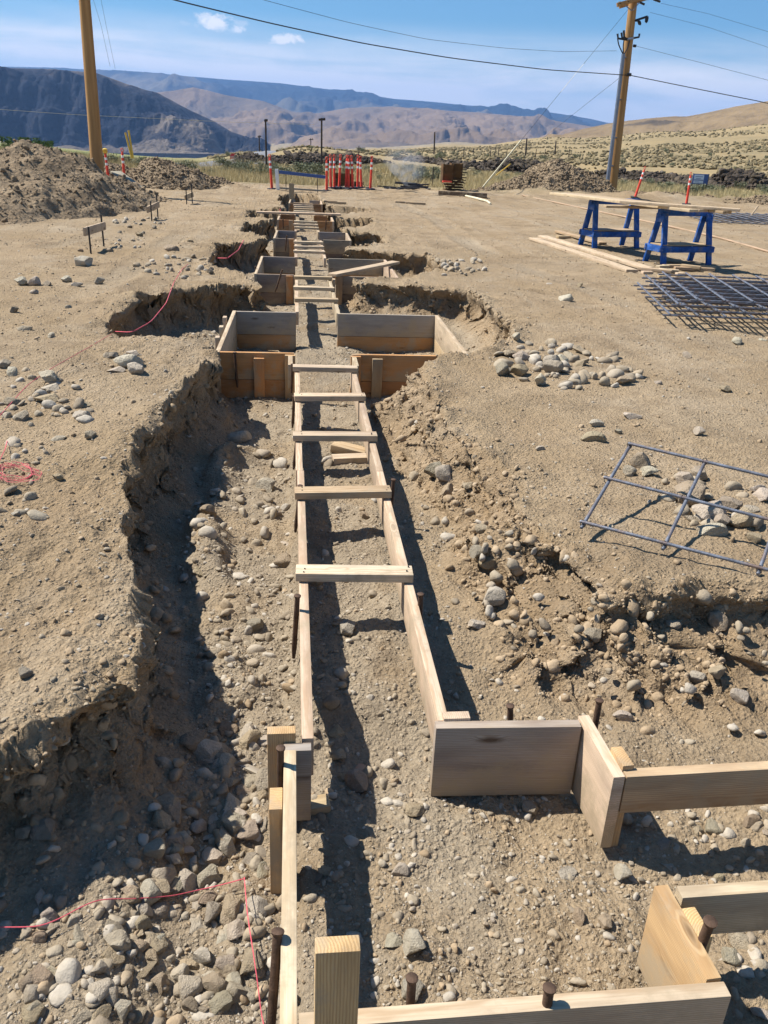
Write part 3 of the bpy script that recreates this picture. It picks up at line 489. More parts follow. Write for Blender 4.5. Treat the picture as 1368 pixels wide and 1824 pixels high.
# steel stakes
def steel_stake(top, bot, label, grp='steel stakes holding the forms', r=.0105):
    a = np.array(top, float); b = np.array(bot, float); d = (b - a) / np.linalg.norm(b - a); L = np.linalg.norm(b - a)
    P = [a, a + d * .002, a + d * .008, a + d * .011] + [a + d * (.011 + (L - .011) * k / 6) for k in range(1, 7)]
    R = [r * 1.1, r * 1.38, r * 1.3, r] + [r * (1 + .04 * math.sin(k * 2.1)) for k in range(6)]; R[-1] = r * .6
    return tag(tube('steel_stake', P, R, M['rust'], None, 12), label, 'stake', grp)
def stake_px(u, v, y, u2, v2, label, yb=None, r=.0105): return steel_stake(aty(u, v, y), aty(u2, v2, yb or y), label, r=r)
stake_px(500, 1331, 2.02, 499, 1420, 'short rusty steel stake outside the corner where the ladder meets the nearest form', 2.03)
steel_stake(at(495, 1657, .03) + np.array([0, 0, 0]), (-.075, 1.28, -.42), 'rusty steel stake leaning on the left long board of the nearest form', r=.0115)
steel_stake(at(734, 1740, .05), at(734, 1740, .05) + np.array([.0, -.03, -.4]), 'rusty steel stake before the front board, beside the tall wooden stake')
steel_stake(at(979, 1758, .05), at(979, 1758, .05) + np.array([-.005, -.03, -.4]), 'rusty steel stake before the front board, nearer its right end', r=.0115)
steel_stake(at(1266, 1640, .075), at(1250, 1692, -.08) + np.array([-.03, 0, -.25]), 'leaning rusty steel stake in the corner of the right hand rail', r=.0125)
stake_px(1068, 1246, 2.22, 1056, 1318, 'rusty steel stake standing behind the jogged corner board'); stake_px(909, 1256, 2.27, 909, 1300, 'rusty steel stake peeping over the jogged front board')
stake_px(530, 1060, 2.93, 523, 1172, 'rusty steel stake left of the ladder between its first spreader and the viewer'); stake_px(749, 1057, 2.96, 748, 1120, 'rusty steel stake right of the ladder before its first spreader')
stake_px(535, 864, 4.13, 526, 948, 'rusty steel stake left of the second spreader'); stake_px(701, 853, 4.2, 696, 912, 'rusty steel stake right of the second spreader')
stake_px(530, 774, 5.02, 523, 836, 'rusty steel stake left of the third spreader'); stake_px(524, 705, 5.85, 521, 762, 'rusty steel stake left of the fourth spreader'); stake_px(521, 648, 6.7, 519, 700, 'rusty steel stake left of the fifth spreader')
for u, v, y, u2, v2, l in ((418, 627, 7.17, 423, 690, 'rusty steel stake on the orange front boards of the large box form'), (388, 604, 7.9, 389, 650, 'rusty steel stake left of the large box form'),
        (503, 480, 11.45, 490, 520, 'bent steel stake before the grey box form'), (455, 474, 12.0, 456, 500, 'steel stake beside the left edge of the grey box form'), (511, 419, 15.55, 508, 448, 'steel stake before the small grey box form'),
        (504, 390, 18.98, 505, 408, 'steel stake on the orange sided box form'), (581, 392, 19.0, 580, 410, 'dark stake at the right end of the orange sided box form')): stake_px(u, v, y, u2, v2, l, r=.012)
# timber lying in the trench and scraps
def scrap(u, v, L, wd, th, yaw, label, tint=PALE, z=None, nm='wood_offcut', tilt=0, grp='scraps of cut lumber'):
    p = on(u, v) if z is None else at(u, v, z); c, s = math.cos(yaw), math.sin(yaw); zz = p[2] + th / 2 + .003
    return tag(beam(nm, (p[0] - c * L / 2, p[1] - s * L / 2, zz + tilt), (p[0] + c * L / 2, p[1] + s * L / 2, zz - tilt), wd, th, None, tint), label, 'offcut', grp)
scrap(626, 824, .25, .09, .045, R_(7), 'pale offcut lying flat inside the ladder beyond the second spreader', PALE); scrap(622, 808, .23, .11, .05, R_(-18), 'wedge shaped offcut leaning on another inside the ladder', TANW, tilt=.015)
scrap(560, 1442, .10, .06, .03, R_(10), 'small dark block beside the corner of the nearest form', TANW); scrap(640, 1372, .05, .03, .006, R_(55), 'torn cardboard coloured wood splinter on the gravel', (.40, .27, .19))
scrap(450, 1375, .22, .025, .012, R_(-35), 'thin grey stick lying on the cobbles', GREYW); 
for k, (u, v, L, a, l) in enumerate(((1152, 489, .16, 5, 'small block nearest the viewer at the plank ends'), (1181, 497, .16, 0, 'lone small block in front of the offcut heap'), (1166, 484, .5, -35, 'long thick offcut at the front of the heap'), (1190, 485, .3, -25, 'offcut crossing the middle of the heap'), (1212, 492, .14, 0, 'small block right of the offcut heap'),
        (1198, 477, .35, 12, 'offcut on the far edge of the heap'), (1236, 482, .62, -4, 'long pale offcut reaching right from the heap'), (1230, 478, .3, -40, 'short crosswise offcut resting on a longer one'), (1180, 478, .2, 20, 'offcut between the plank ends and the heap'), (1262, 479, .2, -45, 'small offcut at the right end of the heap'))):
    scrap(u, v, L, .09, .045, R_(a), 'pale ' + l if not l.startswith('pale') and 'pale' not in l else l, random.choice([PALE, WEATH, TANW]), grp='offcuts heaped by the blue sawhorses', z=.02 + .03 * (k % 3 == 1))
# sawhorses with planks
def sawhorse(o0, yaw, label):
    t = empty('sawhorse', (0, 0, 0), label, 'sawhorse', 'blue sawhorses'); L, S, H = .92, .24, .84; bl = M['blue']
    kw = dict(mat=bl, tint=(1, 1, 1))
    beam('beam', (-.05, 0, H - .05), (L + .05, 0, H - .05), .09, .10, t, **kw)
    for x in (.03, L - .03):
        for s in (-1, 1): beam('leg', (x, s * .055, H - .06), (x + (.02 if x > .5 else -.02), s * S, 0), .04, .095, t, up=(1, 0, 0), **kw)
        beam('end_brace', (x + (.05 if x > .5 else -.05), -.235, .24), (x + (.05 if x > .5 else -.05), .235, .24), .035, .10, t, **kw)
        beam('gusset', (x + (.045 if x > .5 else -.045), -.10, H - .13), (x + (.045 if x > .5 else -.045), .10, H - .13), .02, .13, t, **kw)
    beam('side_rail', (-.05, -.225, .24), (L + .05, -.225, .24), .035, .09, t, **kw); beam('side_rail', (-.05, .225, .24), (L + .05, .225, .24), .035, .09, t, **kw)
    beam('shelf', (-.02, 0, .30), (L + .02, 0, .30), .38, .02, t, TANW)
    t.location = o0; t.rotation_euler = (0, 0, yaw); return t
a = on(1174, 472); b = on(1054, 442)
H1 = sawhorse((a[0] + .02, a[1] + .28, gz(a[0], a[1])[0] - .01), R_(14), 'blue wooden sawhorse nearer the viewer under the plank ends'); H2 = sawhorse((b[0] + .0, b[1] + .28, gz(b[0], b[1])[0] - .01), R_(14), 'blue wooden sawhorse farther back with a plank shelf between its legs')
zt = .845 + a[2]
def plank(p, q, z, w_, t_, label, tint=WEATH, grp='planks laid over the sawhorses', z2=None): 
    return tag(beam('plank', (p[0], p[1], z), (q[0], q[1], z if z2 is None else z2), w_, t_, None, tint), label, 'plank', grp)
def seg(u1, v1, u2, v2, z): p, q = at(u1, v1, z), at(u2, v2, z); return p[:2], q[:2]
p, q = seg(986, 345, 1236, 376, zt + .02); plank(p, q, zt + .024, .19, .04, 'yellowish plank nearest the viewer on the sawhorses', (.60, .51, .34))
d = np.array([-(q - p)[1], (q - p)[0]]); d /= np.linalg.norm(d)
plank(p - d * -.205 + .1 * (q - p) / 5, q + d * .205, zt + .024, .19, .04, 'second plank on the sawhorses, beside the yellowish one'); plank(p + d * .41 + (q - p) * .05, q + d * .41 + (q - p) * .08, zt + .024, .19, .04, 'third plank on the sawhorses, farthest from the viewer', TANW)
p2, q2 = seg(1105, 360, 1318, 375, zt + .06); plank(p2, q2, zt + .065, .14, .04, 'plank sticking out past the right end of the sawhorses', PALE)
p2, q2 = seg(1090, 369, 1158, 370, zt - .03); plank(p + d * -.02 + np.array([.35, -1.9]), p + np.array([1.3, -1.75]), zt - .045, .10, .036, 'short stub board hanging under the sawhorse planks', TANW)
p, q = seg(950, 425, 1126, 484, .045); plank(p, q, gz(*p)[0] + .03, .19, .04, 'weathered plank on the ground left of the sawhorses, front one', WEATH, 'planks on the ground by the sawhorses', gz(*q)[0] + .03)
p, q = seg(966, 422, 1154, 479, .045); plank(p, q, gz(*p)[0] + .035, .19, .04, 'weathered plank on the ground left of the sawhorses, behind another', PALE, 'planks on the ground by the sawhorses', gz(*q)[0] + .035)
p, q = seg(994, 413, 1074, 434, .045); plank(p, q, gz(*p)[0] + .03, .16, .04, 'shorter plank lying under the far sawhorse', TANW, 'planks on the ground by the sawhorses', gz(*q)[0] + .03)
scrap(1003, 425, .3, .1, .05, R_(20), 'dark end block under the ground planks', TANW)
# batter boards
for (uL, vL, uR, vR, f1, f2_, ht, l) in (((150, 413, 187, 402, (163, 450), (186, 438), .14, 'nearest batter board on two steel pins, left of the trench')), ((262, 374, 283, 364, (271, 393), (282, 389), .15, 'middle batter board on two steel pins below the big soil heap')), ((329, 352, 344, 346, (333, 364), (343, 362), .13, 'farthest batter board on two steel pins'))):
    a, b = on(*f1), on(*f2_); o = empty('batter_board', tuple(a), l, 'batter board', 'batter boards marking the building line'); dd = (b - a); dd[2] = 0; dd /= np.linalg.norm(dd); nrm = np.array([dd[1], -dd[0], 0]); s = a[1] / 13.2
    pL, pR = aty(uL, vL, a[1] - .03), aty(uR, vR, b[1] + .02); beam('board', pL, pR, .03, .115, o, WEATH)
    for k, P0, yy in ((0, a, a[1]), (1, b, b[1])):
        tp = P0 + np.array([0, -.045, (.46 if k else .36)]); tube('steel_pin', [tp, P0 + np.array([0, -.04, -.1])], .013, M['black'], o, 8)
# ------------------------------------------------------------------ reinforcing steel
def ribbed(name, a, b, r, parent, mat=None, seg_=.012, n=8, sag=0):
    a = np.array(a, float); b = np.array(b, float); L = np.linalg.norm(b - a); k = max(8, int(L / seg_ * 2)); t = np.linspace(0, 1, k)[:, None]; P = a + (b - a) * t; P[:, 2] -= sag * 4 * (t * (1 - t))[:, 0]
    rr = r * (1 + .11 * ((np.arange(k) % 2) * 2 - 1)); V, Q, T = tube_arrays(P - a, rr, n); me = mesh_from(V, Q, T); return link(name, me, mat or M['rebar'], parent, loc=Vector(a))
fr = empty('rebar_grid', tuple(at(1036, 935, .1)), 'small rebar frame of six tied bars propped on stones at the trench edge', 'rebar grid')
zg = .12
Bp = at(1038, 936, .085); En = at(1357, 1019, .065); Ap = at(1121, 796, .30); Mi = at(1080, 857, .20); Dr = (En - Bp)
for q0, q1 in ((Bp - Dr * .02, En + Dr * .03), (Mi - Dr * .02, Mi + Dr * 1.08 + np.array([0, 0, -.02])), (Ap - Dr * .01, Ap + Dr * 1.1 + np.array([0, 0, -.02]))): ribbed('long_bar', q0 + np.array([0, 0, .018]), q1 + np.array([0, 0, .018]), .0085, fr)
for k in (0.0, .475, .985): ribbed('cross_bar', Bp + Dr * k - (Ap - Bp) * .03, Ap + Dr * k + (Ap - Bp) * .03, .0085, fr)
for k in (0, .475, .985):
    for q0 in (Bp, Mi, Ap):
        c = q0 + Dr * k; th = np.linspace(0, 6.9, 18); tube('tie_wire', [c + np.array([.013 * math.cos(x) , .013 * math.sin(x) * .6, .009 + .016 * math.sin(x)]) for x in th], .002, M['black'], fr, 5)
def rebar_mat(org, ex, ey, nl, nc, z, label, r=.011, cant=0):
    o = empty('rebar_mat', (org[0], org[1], z), label, 'rebar mat', 'stacked rebar mats'); ex = np.array(ex, float); ey = np.array(ey, float); org = np.array([org[0], org[1], z])
    for i in range(nl): k = i / (nl - 1); ribbed('long_bar', org + ey * k - ex * .02, org + ey * k + ex * 1.02, r, o, seg_=.06, n=6)
    for j in range(nc): k = j / (nc - 1); ribbed('cross_bar', org + ex * k - ey * .04 + np.array([0, 0, r * 2]), org + ex * k + ey * 1.04 + np.array([0, 0, r * 2]), r, o, seg_=.06, n=6)
    return o
c0 = at(1190, 564, .14)[:2]; c1 = at(1137, 508, .18)[:2]; ey = np.array([*(c1 - c0), .02]); ex = np.array([2.9, -.28, .0])
for k in range(4): rebar_mat(c0 + np.array([.05 * k + .16 * (k % 2), .03 * k]), ex * 1.0, ey * (1 - .02 * k), 8, 11, .12 + gz(*c0)[0] + .048 * k, ('lowest', 'second lowest', 'third', 'topmost')[k] + ' rebar mat in the stack right of the bare track')
for u, v, k in ((1262, 400, 0), (1290, 398, 1)):
    c0 = on(u, v)[:2]; rebar_mat(c0, (2.0, -.1, 0), (.25, 2.2, 0), 7, 8, .06 + gz(*c0)[0] + .05 * k, ('lower', 'upper')[k] + ' far rebar mat lying beyond the sawhorses')
# hose, strings
P = [on(u, v) + np.array([0, 0, .02]) for u, v in ((930, 349), (1000, 364), (1080, 381), (1190, 404), (1280, 425), (1368, 450), (1430, 468))]; tag(tube('hose', smoothline(P, 60), .022, M['tanhose']), 'long tan hose lying on the dirt behind the sawhorses', 'hose')
P = [aty(u, v, y) for u, v, y in ((828, 349, 27.6), (850, 354, 27.0), (868, 362, 26.0), (873, 369, 25.2))]; P = [np.array([p[0], p[1], gz(p[0], p[1])[0] + .03]) for p in P]; tag(tube('hose', smoothline(P, 30), .03, M['cream']), 'pale hose end curling near the far lumber', 'hose')
def string(P, label, r=.0022, mat='pink', n=50): tag(tube('string', smoothline(P, n), r, M[mat], None, 5), label, 'string', 'pink mason lines')
string([on(u_, v_) + [0, 0, .045] for u_, v_ in ((-30, 1674), (0, 1673), (40, 1673), (75, 1672), (110, 1658), (145, 1638), (175, 1624), (205, 1622), (240, 1622), (275, 1619), (310, 1616), (355, 1605), (395, 1596), (435, 1585))], 'pink string crossing the cobbles at the lower left', .0016)
string([on(436, 1582) + [0, 0, .045], on(438, 1610) + [0, 0, .05], on(441, 1645) + [0, 0, .05], on(446, 1682) + [0, 0, .05], on(452, 1720) + [0, 0, .05], on(459, 1768) + [0, 0, .045], on(466, 1815) + [0, 0, .02], on(470, 1835) + [0, 0, .02]], 'pink string running toward the viewer beside the left form board', .0015)
string([on(203, 594) + [0, 0, .02], at(235, 592, -.02), at(270, 572, -.03), at(296, 540, .0), on(310, 506) + [0, 0, .02]], 'pink string hanging over the large left excavation', .0045); string([on(310, 506) + [0, 0, .02], on(325, 480) + [0, 0, .01], on(335, 472) + [0, 0, .01]], 'pink string on the stones beyond the large left excavation', .004)
string([on(385, 462) + [0, 0, .02], at(405, 460, -.02), at(425, 445, -.02), on(434, 430) + [0, 0, .02]], 'pink string over the second left excavation', .006)
string([on(0, 747) + [0, 0, .02], on(50, 700) + [0, 0, .05], on(95, 665) + [0, 0, .04], on(160, 620) + [0, 0, .01], on(200, 596) + [0, 0, .01]], 'pink string over the pile of stones at the left edge', .0022)
rp = []
for k in range(90): a_ = k * .55; c = on(30 + 34 * math.cos(a_) + random.uniform(-14, 14), 848 + 13 * math.sin(a_) + random.uniform(-7, 7)); rp.append(c + [0, 0, .012 + random.uniform(0, .018)])
string(rp, 'tangle of pink string on the stones at the left edge', .0010, 'pink', 420); string([on(14, 790) + [0, 0, .02], on(12, 815) + [0, 0, .05], on(-5, 838) + [0, 0, .02]], 'loop of pink string above the tangle at the left edge', .0022)
string([aty(499, 372, 20.2), aty(498, 392, 20.0)], 'short pink string hanging from the bridging plank', .006)
# ------------------------------------------------------------------ stones
def ico(sub): 
    bm = bmesh.new(); bmesh.ops.create_icosphere(bm, subdivisions=sub, radius=.5); V = np.array([v.co[:] for v in bm.verts]); F = np.array([[v.index for v in f.verts] for f in bm.faces]); bm.free(); return V, F
def rockshape(V, seed, angular, flat_):
    r = np.random.default_rng(seed); V = V.copy()
    sd = r.uniform(0, 50); V *= (1 + .16 * np.array([mnoise.noise(Vector(v * 2.2 + sd)) for v in V]))[:, None]
    for _ in range(int(r.integers(7, 12) if angular else r.integers(6, 10))):
        n = r.normal(size=3); n /= np.linalg.norm(n); h = r.uniform(.22, .40) if angular else r.uniform(.25, .40); k = np.maximum(0, V @ n - h); V -= k[:, None] * n * (1.0 if angular else .92)
    V *= np.array([1, r.uniform(.68, .92), flat_ * r.uniform(.85, 1.1)]); 
    V *= (1 + .06 * np.array([mnoise.noise(Vector(v * 7 + sd)) for v in V]))[:, None]
    return V / (V[:, 0].max() - V[:, 0].min())
V3, F3 = ico(4); V2, F2 = ico(3); V1, F1 = ico(2); V0, F0 = ico(1)
SHAPES = []   # (mesh, shape word)
for k in range(18):
    w_ = ('rounded', 'angular', 'flat')[k % 3]; V = rockshape(V3, 100 + k, w_ != 'rounded', {'rounded': .68, 'angular': .66, 'flat': .40}[w_]); me = npmesh('stone', V, F3, True)
    try: me.set_sharp_from_angle(angle=R_(38))
    except Exception: pass
    me.materials.append(M['rock']); SHAPES.append((me, w_, -V[:, 2].min()))
COLS = [('pale grey', (.455, .395, .31)), ('grey', (.35, .298, .225)), ('tan', (.38, .305, .21)), ('brown', (.30, .24, .17))]
STONES = []   # dict(p, s, label?, zone, group, w)
def stone_px(u, v, wpx, label=None, zone=None, group='stones', shape=None, col=None, sink=.22):
    p = on(u, v); _, _, dep = project(p); STONES.append(dict(p=p, s=wpx * dep / FPX, px=wpx, label=label, zone=zone, group=group, shape=shape, col=col, sink=sink))
def inpoly(u, v, P): return bool(inside(np.array([u]), np.array([v]), np.array(P, float))[0])
def zone(P, n, a, b, phrase, group, sh=None, pw=1.6, sink=.34):
    P = np.array(P, float); (u0, v0), (u1, v1) = P.min(0), P.max(0); k = 0
    while k < n:
        u, v = random.uniform(u0, u1), random.uniform(v0, v1)
        if inpoly(u, v, P): stone_px(u, v, a + (b - a) * random.random() ** pw, None, phrase, group, sh, None, sink); k += 1
A_, F_, Rn = 'angular', 'flat', 'rounded'
for u, v, w_, l, sh, c in ((233, 650, 54, 'largest pale boulder on the left bank, flat topped, by the large left excavation', A_, 0), (207, 662, 34, 'flat pitted stone just left of the largest pale boulder', F_, 0), (244, 664, 30, 'small pale stone touching the front of the largest boulder', Rn, 0), (197, 638, 27, 'long flat stone behind the largest pale boulder on the left bank', F_, 1), (236, 630, 24, 'pale stone just behind the largest boulder', F_, 0),
    (93, 601, 20, 'lone rounded stone on the left bank below the white chalk mark', Rn, 0), (45, 587, 25, 'thin flat stone lying alone at the left', F_, 1), (24, 668, 34, 'round pale stone at the left edge, in front of two others', Rn, 0), (9, 655, 24, 'grey stone partly out of frame at the left edge', Rn, 1), (25, 556, 16, 'small brown stone near the left edge', A_, 3),
    (88, 682, 38, 'pale angular stone topping a flat one in the left pile', A_, 0), (90, 693, 36, 'flat stone under the angular one in the left pile', F_, 0), (84, 713, 46, 'long flat tan slab in the left pile', F_, 2), (20, 720, 28, 'grey flat stone under the pink string at the left', F_, 1), (147, 743, 32, 'tilted pale angular block at the right of the left pile', A_, 0), (147, 722, 30, 'flat tan stone at the right of the left pile', F_, 2),
    (162, 779, 20, 'small grey stone alone in front of the left pile', A_, 1), (105, 783, 24, 'pale flat stone in front of the left pile', F_, 0), (306, 703, 17, 'small rounded stone near the lip of the left bank', Rn, 0), (105, 856, 20, 'small tan stone right of the pink tangle', A_, 2), (36, 916, 28, 'pale flaky stone below the pink tangle', F_, 0), (140, 1047, 12, 'lone small tan pebble on the bare left bank', A_, 2), (45, 1204, 26, 'rounded grey stone at the lower left near the lip', Rn, 1),
    (150, 473, 30, 'pyramid shaped stone left of the trench past the nearest batter board', A_, 0), (40, 508, 25, 'leftmost stone of the pale row on the left bank', A_, 0), (62, 508, 22, 'second stone of the pale row on the left bank', Rn, 0), (85, 508, 20, 'third stone of the pale row on the left bank', Rn, 1), (61, 522, 18, 'stone in front of the pale row on the left bank', A_, 0), (137, 509, 22, 'flat pale stone right of the middle of the row', F_, 0), (177, 505, 18, 'rightmost stone of the pale row on the left bank', A_, 0), (120, 503, 20, 'tall pale stone in the middle of the row', A_, 0), (122, 549, 13, 'lone small stone below the pale row', Rn, 0),
    (307, 446, 28, 'dark brown stone left of the second excavation', A_, 3), (340, 431, 13, 'small tan stone above the dark brown one', A_, 2), (388, 472, 26, 'flat pale slab at the lip of the second left excavation', F_, 0), (375, 487, 13, 'small dark pebble before the flat pale slab', Rn, 1), (250, 421, 12, 'small brown stone right of the nearest batter board', A_, 3), (195, 447, 15, 'brown stone by the foot of the nearest batter board', A_, 3), (145, 448, 13, 'dark stone left of the nearest batter board foot', A_, 3),
    (1008, 535, 28, 'upright white angular boulder on the bare track', A_, 0), (978, 506, 12, 'small white stone beyond the white boulder', F_, 0), (1033, 511, 10, 'little brown stone beyond the white boulder', A_, 2), (1312, 611, 24, 'pale rounded stone in front of the rebar mats', Rn, 0), (1358, 606, 18, 'pale stone near the right edge in front of the rebar mats', F_, 0), (1223, 635, 20, 'small grey stone between stone pile and rebar mats', Rn, 1), (1293, 697, 26, 'brown flat stone alone on the right track', F_, 3), (1172, 683, 15, 'small pale stone right of the stone pile', A_, 0),
    (1058, 784, 46, 'largest tan angular stone on the right bank, above the rebar frame', A_, 2), (1062, 758, 32, 'stone just behind the largest tan stone on the right bank', A_, 0), (1126, 744, 34, 'flat white stone above the rebar frame', F_, 0), (1245, 774, 19, 'small pale stone above the far bar of the rebar frame', A_, 0), (962, 801, 18, 'small white stone at the top of the right slope', A_, 0), (1102, 773, 14, 'small grey stone beside the largest tan stone', A_, 1), (920, 606, 18, 'pale stone near the corner of the large box form', Rn, 0),
    (852, 1080, 42, 'pale oval cobble at the foot of the right slope', Rn, 0), (795, 878, 48, 'large tan boulder half buried in the right slope', Rn, 2), (775, 850, 36, 'grey boulder half buried above the tan one in the right slope', Rn, 1), (830, 868, 22, 'flat stone right of the buried boulders', F_, 2), (860, 946, 26, 'tan stone low on the right slope', Rn, 2), (836, 1040, 30, 'tan stone above the pale oval cobble', Rn, 2), (842, 992, 28, 'dark flaked stone standing on the right slope', A_, 1),
    (620, 1128, 30, 'pale angular stone in the ladder, half in its shadow', A_, 0), (591, 1258, 30, 'dark rounded stone in the shadow of the ladder', Rn, 1), (634, 1402, 44, 'large dark cobble in the shadow inside the nearest form', Rn, 1), (603, 1352, 26, 'dark cobble in shadow behind the large one', Rn, 1), (428, 785, 46, 'pale streaked stone at the edge of the left wall shadow', A_, 0), (648, 922, 22, 'tan stone in the ladder before the second spreader', Rn, 2),
    (1305, 1235, 46, 'large rounded tan boulder at the right edge of the slope', Rn, 2), (1312, 1155, 40, 'rounded tan stone under the overhang at the right edge', Rn, 2), (1104, 1292, 38, 'pale angular block behind the jogged corner board', A_, 0), (945, 1446, 30, 'round cobble in shade under the jogged board', Rn, 1), (1268, 922, 64, 'largest pale slab under the rebar frame', F_, 0), (1268, 952, 58, 'pointed pale slab in front of the largest one under the frame', A_, 0), (1318, 935, 44, 'tan rounded stone right of the slabs under the frame', Rn, 2), (1228, 895, 56, 'tan stone below the middle bar of the frame', A_, 2), (1342, 964, 26, 'tan cobble at the right of the slabs', Rn, 2), (1222, 872, 40, 'flat brown stone behind the slabs under the frame', F_, 2),
    (738, 1690, 44, 'pale block with a flat face on the pad floor near the front board', A_, 0), (700, 1680, 34, 'flat pale stone beside the block near the front board', F_, 0), (735, 1772, 40, 'pale stone behind the left front steel stake', A_, 0), (1028, 1640, 38, 'rounded tan stone in the middle of the pad floor', Rn, 2), (1078, 1650, 24, 'small tan stone right of the rounded one on the pad floor', A_, 2), (1008, 1558, 40, 'white sparkling flat stone on the pad floor', F_, 0), (1108, 1565, 30, 'pale stone on the pad floor left of the right hand rail', A_, 0), (738, 1452, 36, 'flat tan stone on the pad floor left of the jogged board', F_, 2), (878, 1640, 14, 'lone small pebble on the bare pad floor', Rn, 0), (875, 1505, 16, 'small grey pebble on the pad floor under the jogged board', Rn, 1)):
    stone_px(u, v, w_, l, None, 'named stones', sh, c, .16)
for s_ in STONES: s_['group'] = None
zone([(330, 1300), (480, 1280), (472, 1440), (470, 1690), (455, 1824), (130, 1824), (170, 1700), (225, 1540), (300, 1430)], 235, 18, 54, 'among the loose cobbles left of the nearest form', 'loose cobbles left of the nearest form', None, 1.5, .32)
zone([(20, 1540), (180, 1480), (170, 1700), (60, 1824), (0, 1824)], 26, 22, 46, 'in the shade at the foot of the lower left wall', 'shaded stones below the left wall', Rn)
zone([(325, 880), (505, 770), (515, 830), (510, 1010), (430, 1180), (370, 1240), (340, 1000)], 60, 14, 36, 'on the trench floor left of the ladder', 'stones on the trench floor left of the ladder')
zone([(740, 740), (900, 880), (1060, 1040), (1368, 1075), (1368, 1330), (1080, 1265), (880, 1235), (790, 1050), (720, 850)], 46, 14, 40, 'on the raw right slope of the trench', 'stones on the right slope', None, 2.0)
zone([(650, 1290), (760, 1300), (760, 1640), (700, 1790), (650, 1760)], 24, 12, 32, 'on the pad floor inside the nearest form', 'stones on the pad floor'); zone([(560, 1300), (650, 1300), (670, 1700), (645, 1790), (545, 1600)], 38, 13, 34, 'in the shadow of the long left board', 'stones in the shadow of the left board')
zone([(1090, 1450), (1368, 1440), (1368, 1570), (1200, 1570)], 40, 14, 34, 'between the two right hand rails', 'stones between the right hand rails'); zone([(1295, 1660), (1368, 1640), (1368, 1824), (1300, 1810)], 22, 20, 38, 'below the lower right hand rail', 'stones below the lower right rail')
zone([(870, 625), (960, 612), (1090, 630), (1145, 672), (1120, 690), (1000, 700), (900, 680)], 84, 14, 35, 'in the stone pile right of the large box form', 'stone pile right of the large box form', None, 1.4, .12)
zone([(1030, 825), (1110, 815), (1368, 880), (1368, 950), (1240, 950), (1120, 850)], 34, 16, 40, 'under the rebar frame', 'stones under the rebar frame', None, 1.6, .15)
zone([(0, 655), (60, 660), (170, 700), (165, 750), (60, 760), (0, 740)], 34, 12, 30, 'in the left pile crossed by a pink string', 'left pile of stones', None, 1.4, .15); zone([(0, 790), (90, 800), (70, 850), (100, 920), (0, 930)], 18, 12, 28, 'around the pink tangle at the left edge', 'stones around the pink tangle')
zone([(230, 480), (300, 455), (370, 460), (380, 485), (310, 500)], 40, 7, 15, 'in the scatter between the two left excavations', 'scatter between the left excavations', None, 1.5, .1); zone([(780, 465), (850, 460), (870, 488), (790, 492)], 34, 7, 15, 'in the pale crushed patch right of the grey box form', 'pale crushed stones', A_, 1.5, .1)
zone([(190, 395), (290, 385), (280, 440), (210, 445)], 26, 6, 13, 'near the batter boards', 'stones near the batter boards', None, 1.5, .1); zone([(430, 1000), (520, 1000), (520, 1200), (400, 1240)], 16, 14, 26, 'on the bare floor left of the ladder', 'stones on the bare floor left of the ladder')
zone([(555, 700), (650, 700), (690, 1000), (560, 1000)], 14, 9, 22, 'inside the ladder', 'stones inside the ladder'); zone([(560, 1010), (690, 1010), (740, 1280), (570, 1280)], 18, 10, 26, 'inside the near bay of the ladder', 'stones in the near bay of the ladder')
zone([(820, 900), (960, 1000), (1000, 1150), (900, 1200)], 14, 14, 30, 'low on the raw right slope', 'stones low on the right slope')
named = [s_ for s_ in STONES if s_['label']]; rest = sorted([s_ for s_ in STONES if not s_['label']], key=lambda q: -q['px']); NIND = 292 - len(named)
REST = rest[NIND:]
for s_ in named + rest[:NIND]:
    pool = [q for q in SHAPES if s_['shape'] in (None, q[1])]; me, w_, lo = random.choice(pool); ci = s_['col'] if s_['col'] is not None else random.choices(range(4), (.32, .32, .28, .08))[0]; cn, cc = COLS[ci]
    o = bpy.data.objects.new('stone', me); COL.objects.link(o); s = s_['s']; o.scale = (s, s, s); o.rotation_euler = (random.uniform(-.35, .35), random.uniform(-.35, .35), random.uniform(0, 6.28))
    if s_['label'] and s_['shape'] == A_: o.rotation_euler = (random.uniform(-.2, .2), random.uniform(-.2, .2), random.uniform(-.4, .4))
    if s_['label'] and s_['shape'] == F_: o.rotation_euler = (random.uniform(-.12, .12), random.uniform(-.12, .12), random.uniform(-.4, .4))
    p = s_['p']; gq, _o = gpos(p[0], p[1]); o.location = (gq[0, 0], gq[0, 1], gz(p[0], p[1])[0] + s * (lo - s_['sink'] * .9)); o.color = (*jit(cc, .12), 1)
    szw = 'large' if s > .075 else 'medium' if s > .045 else 'small'
    tag(o, s_['label'] or f"{szw} {cn} {w_} stone {s_['zone']}", 'stone', s_['group'])
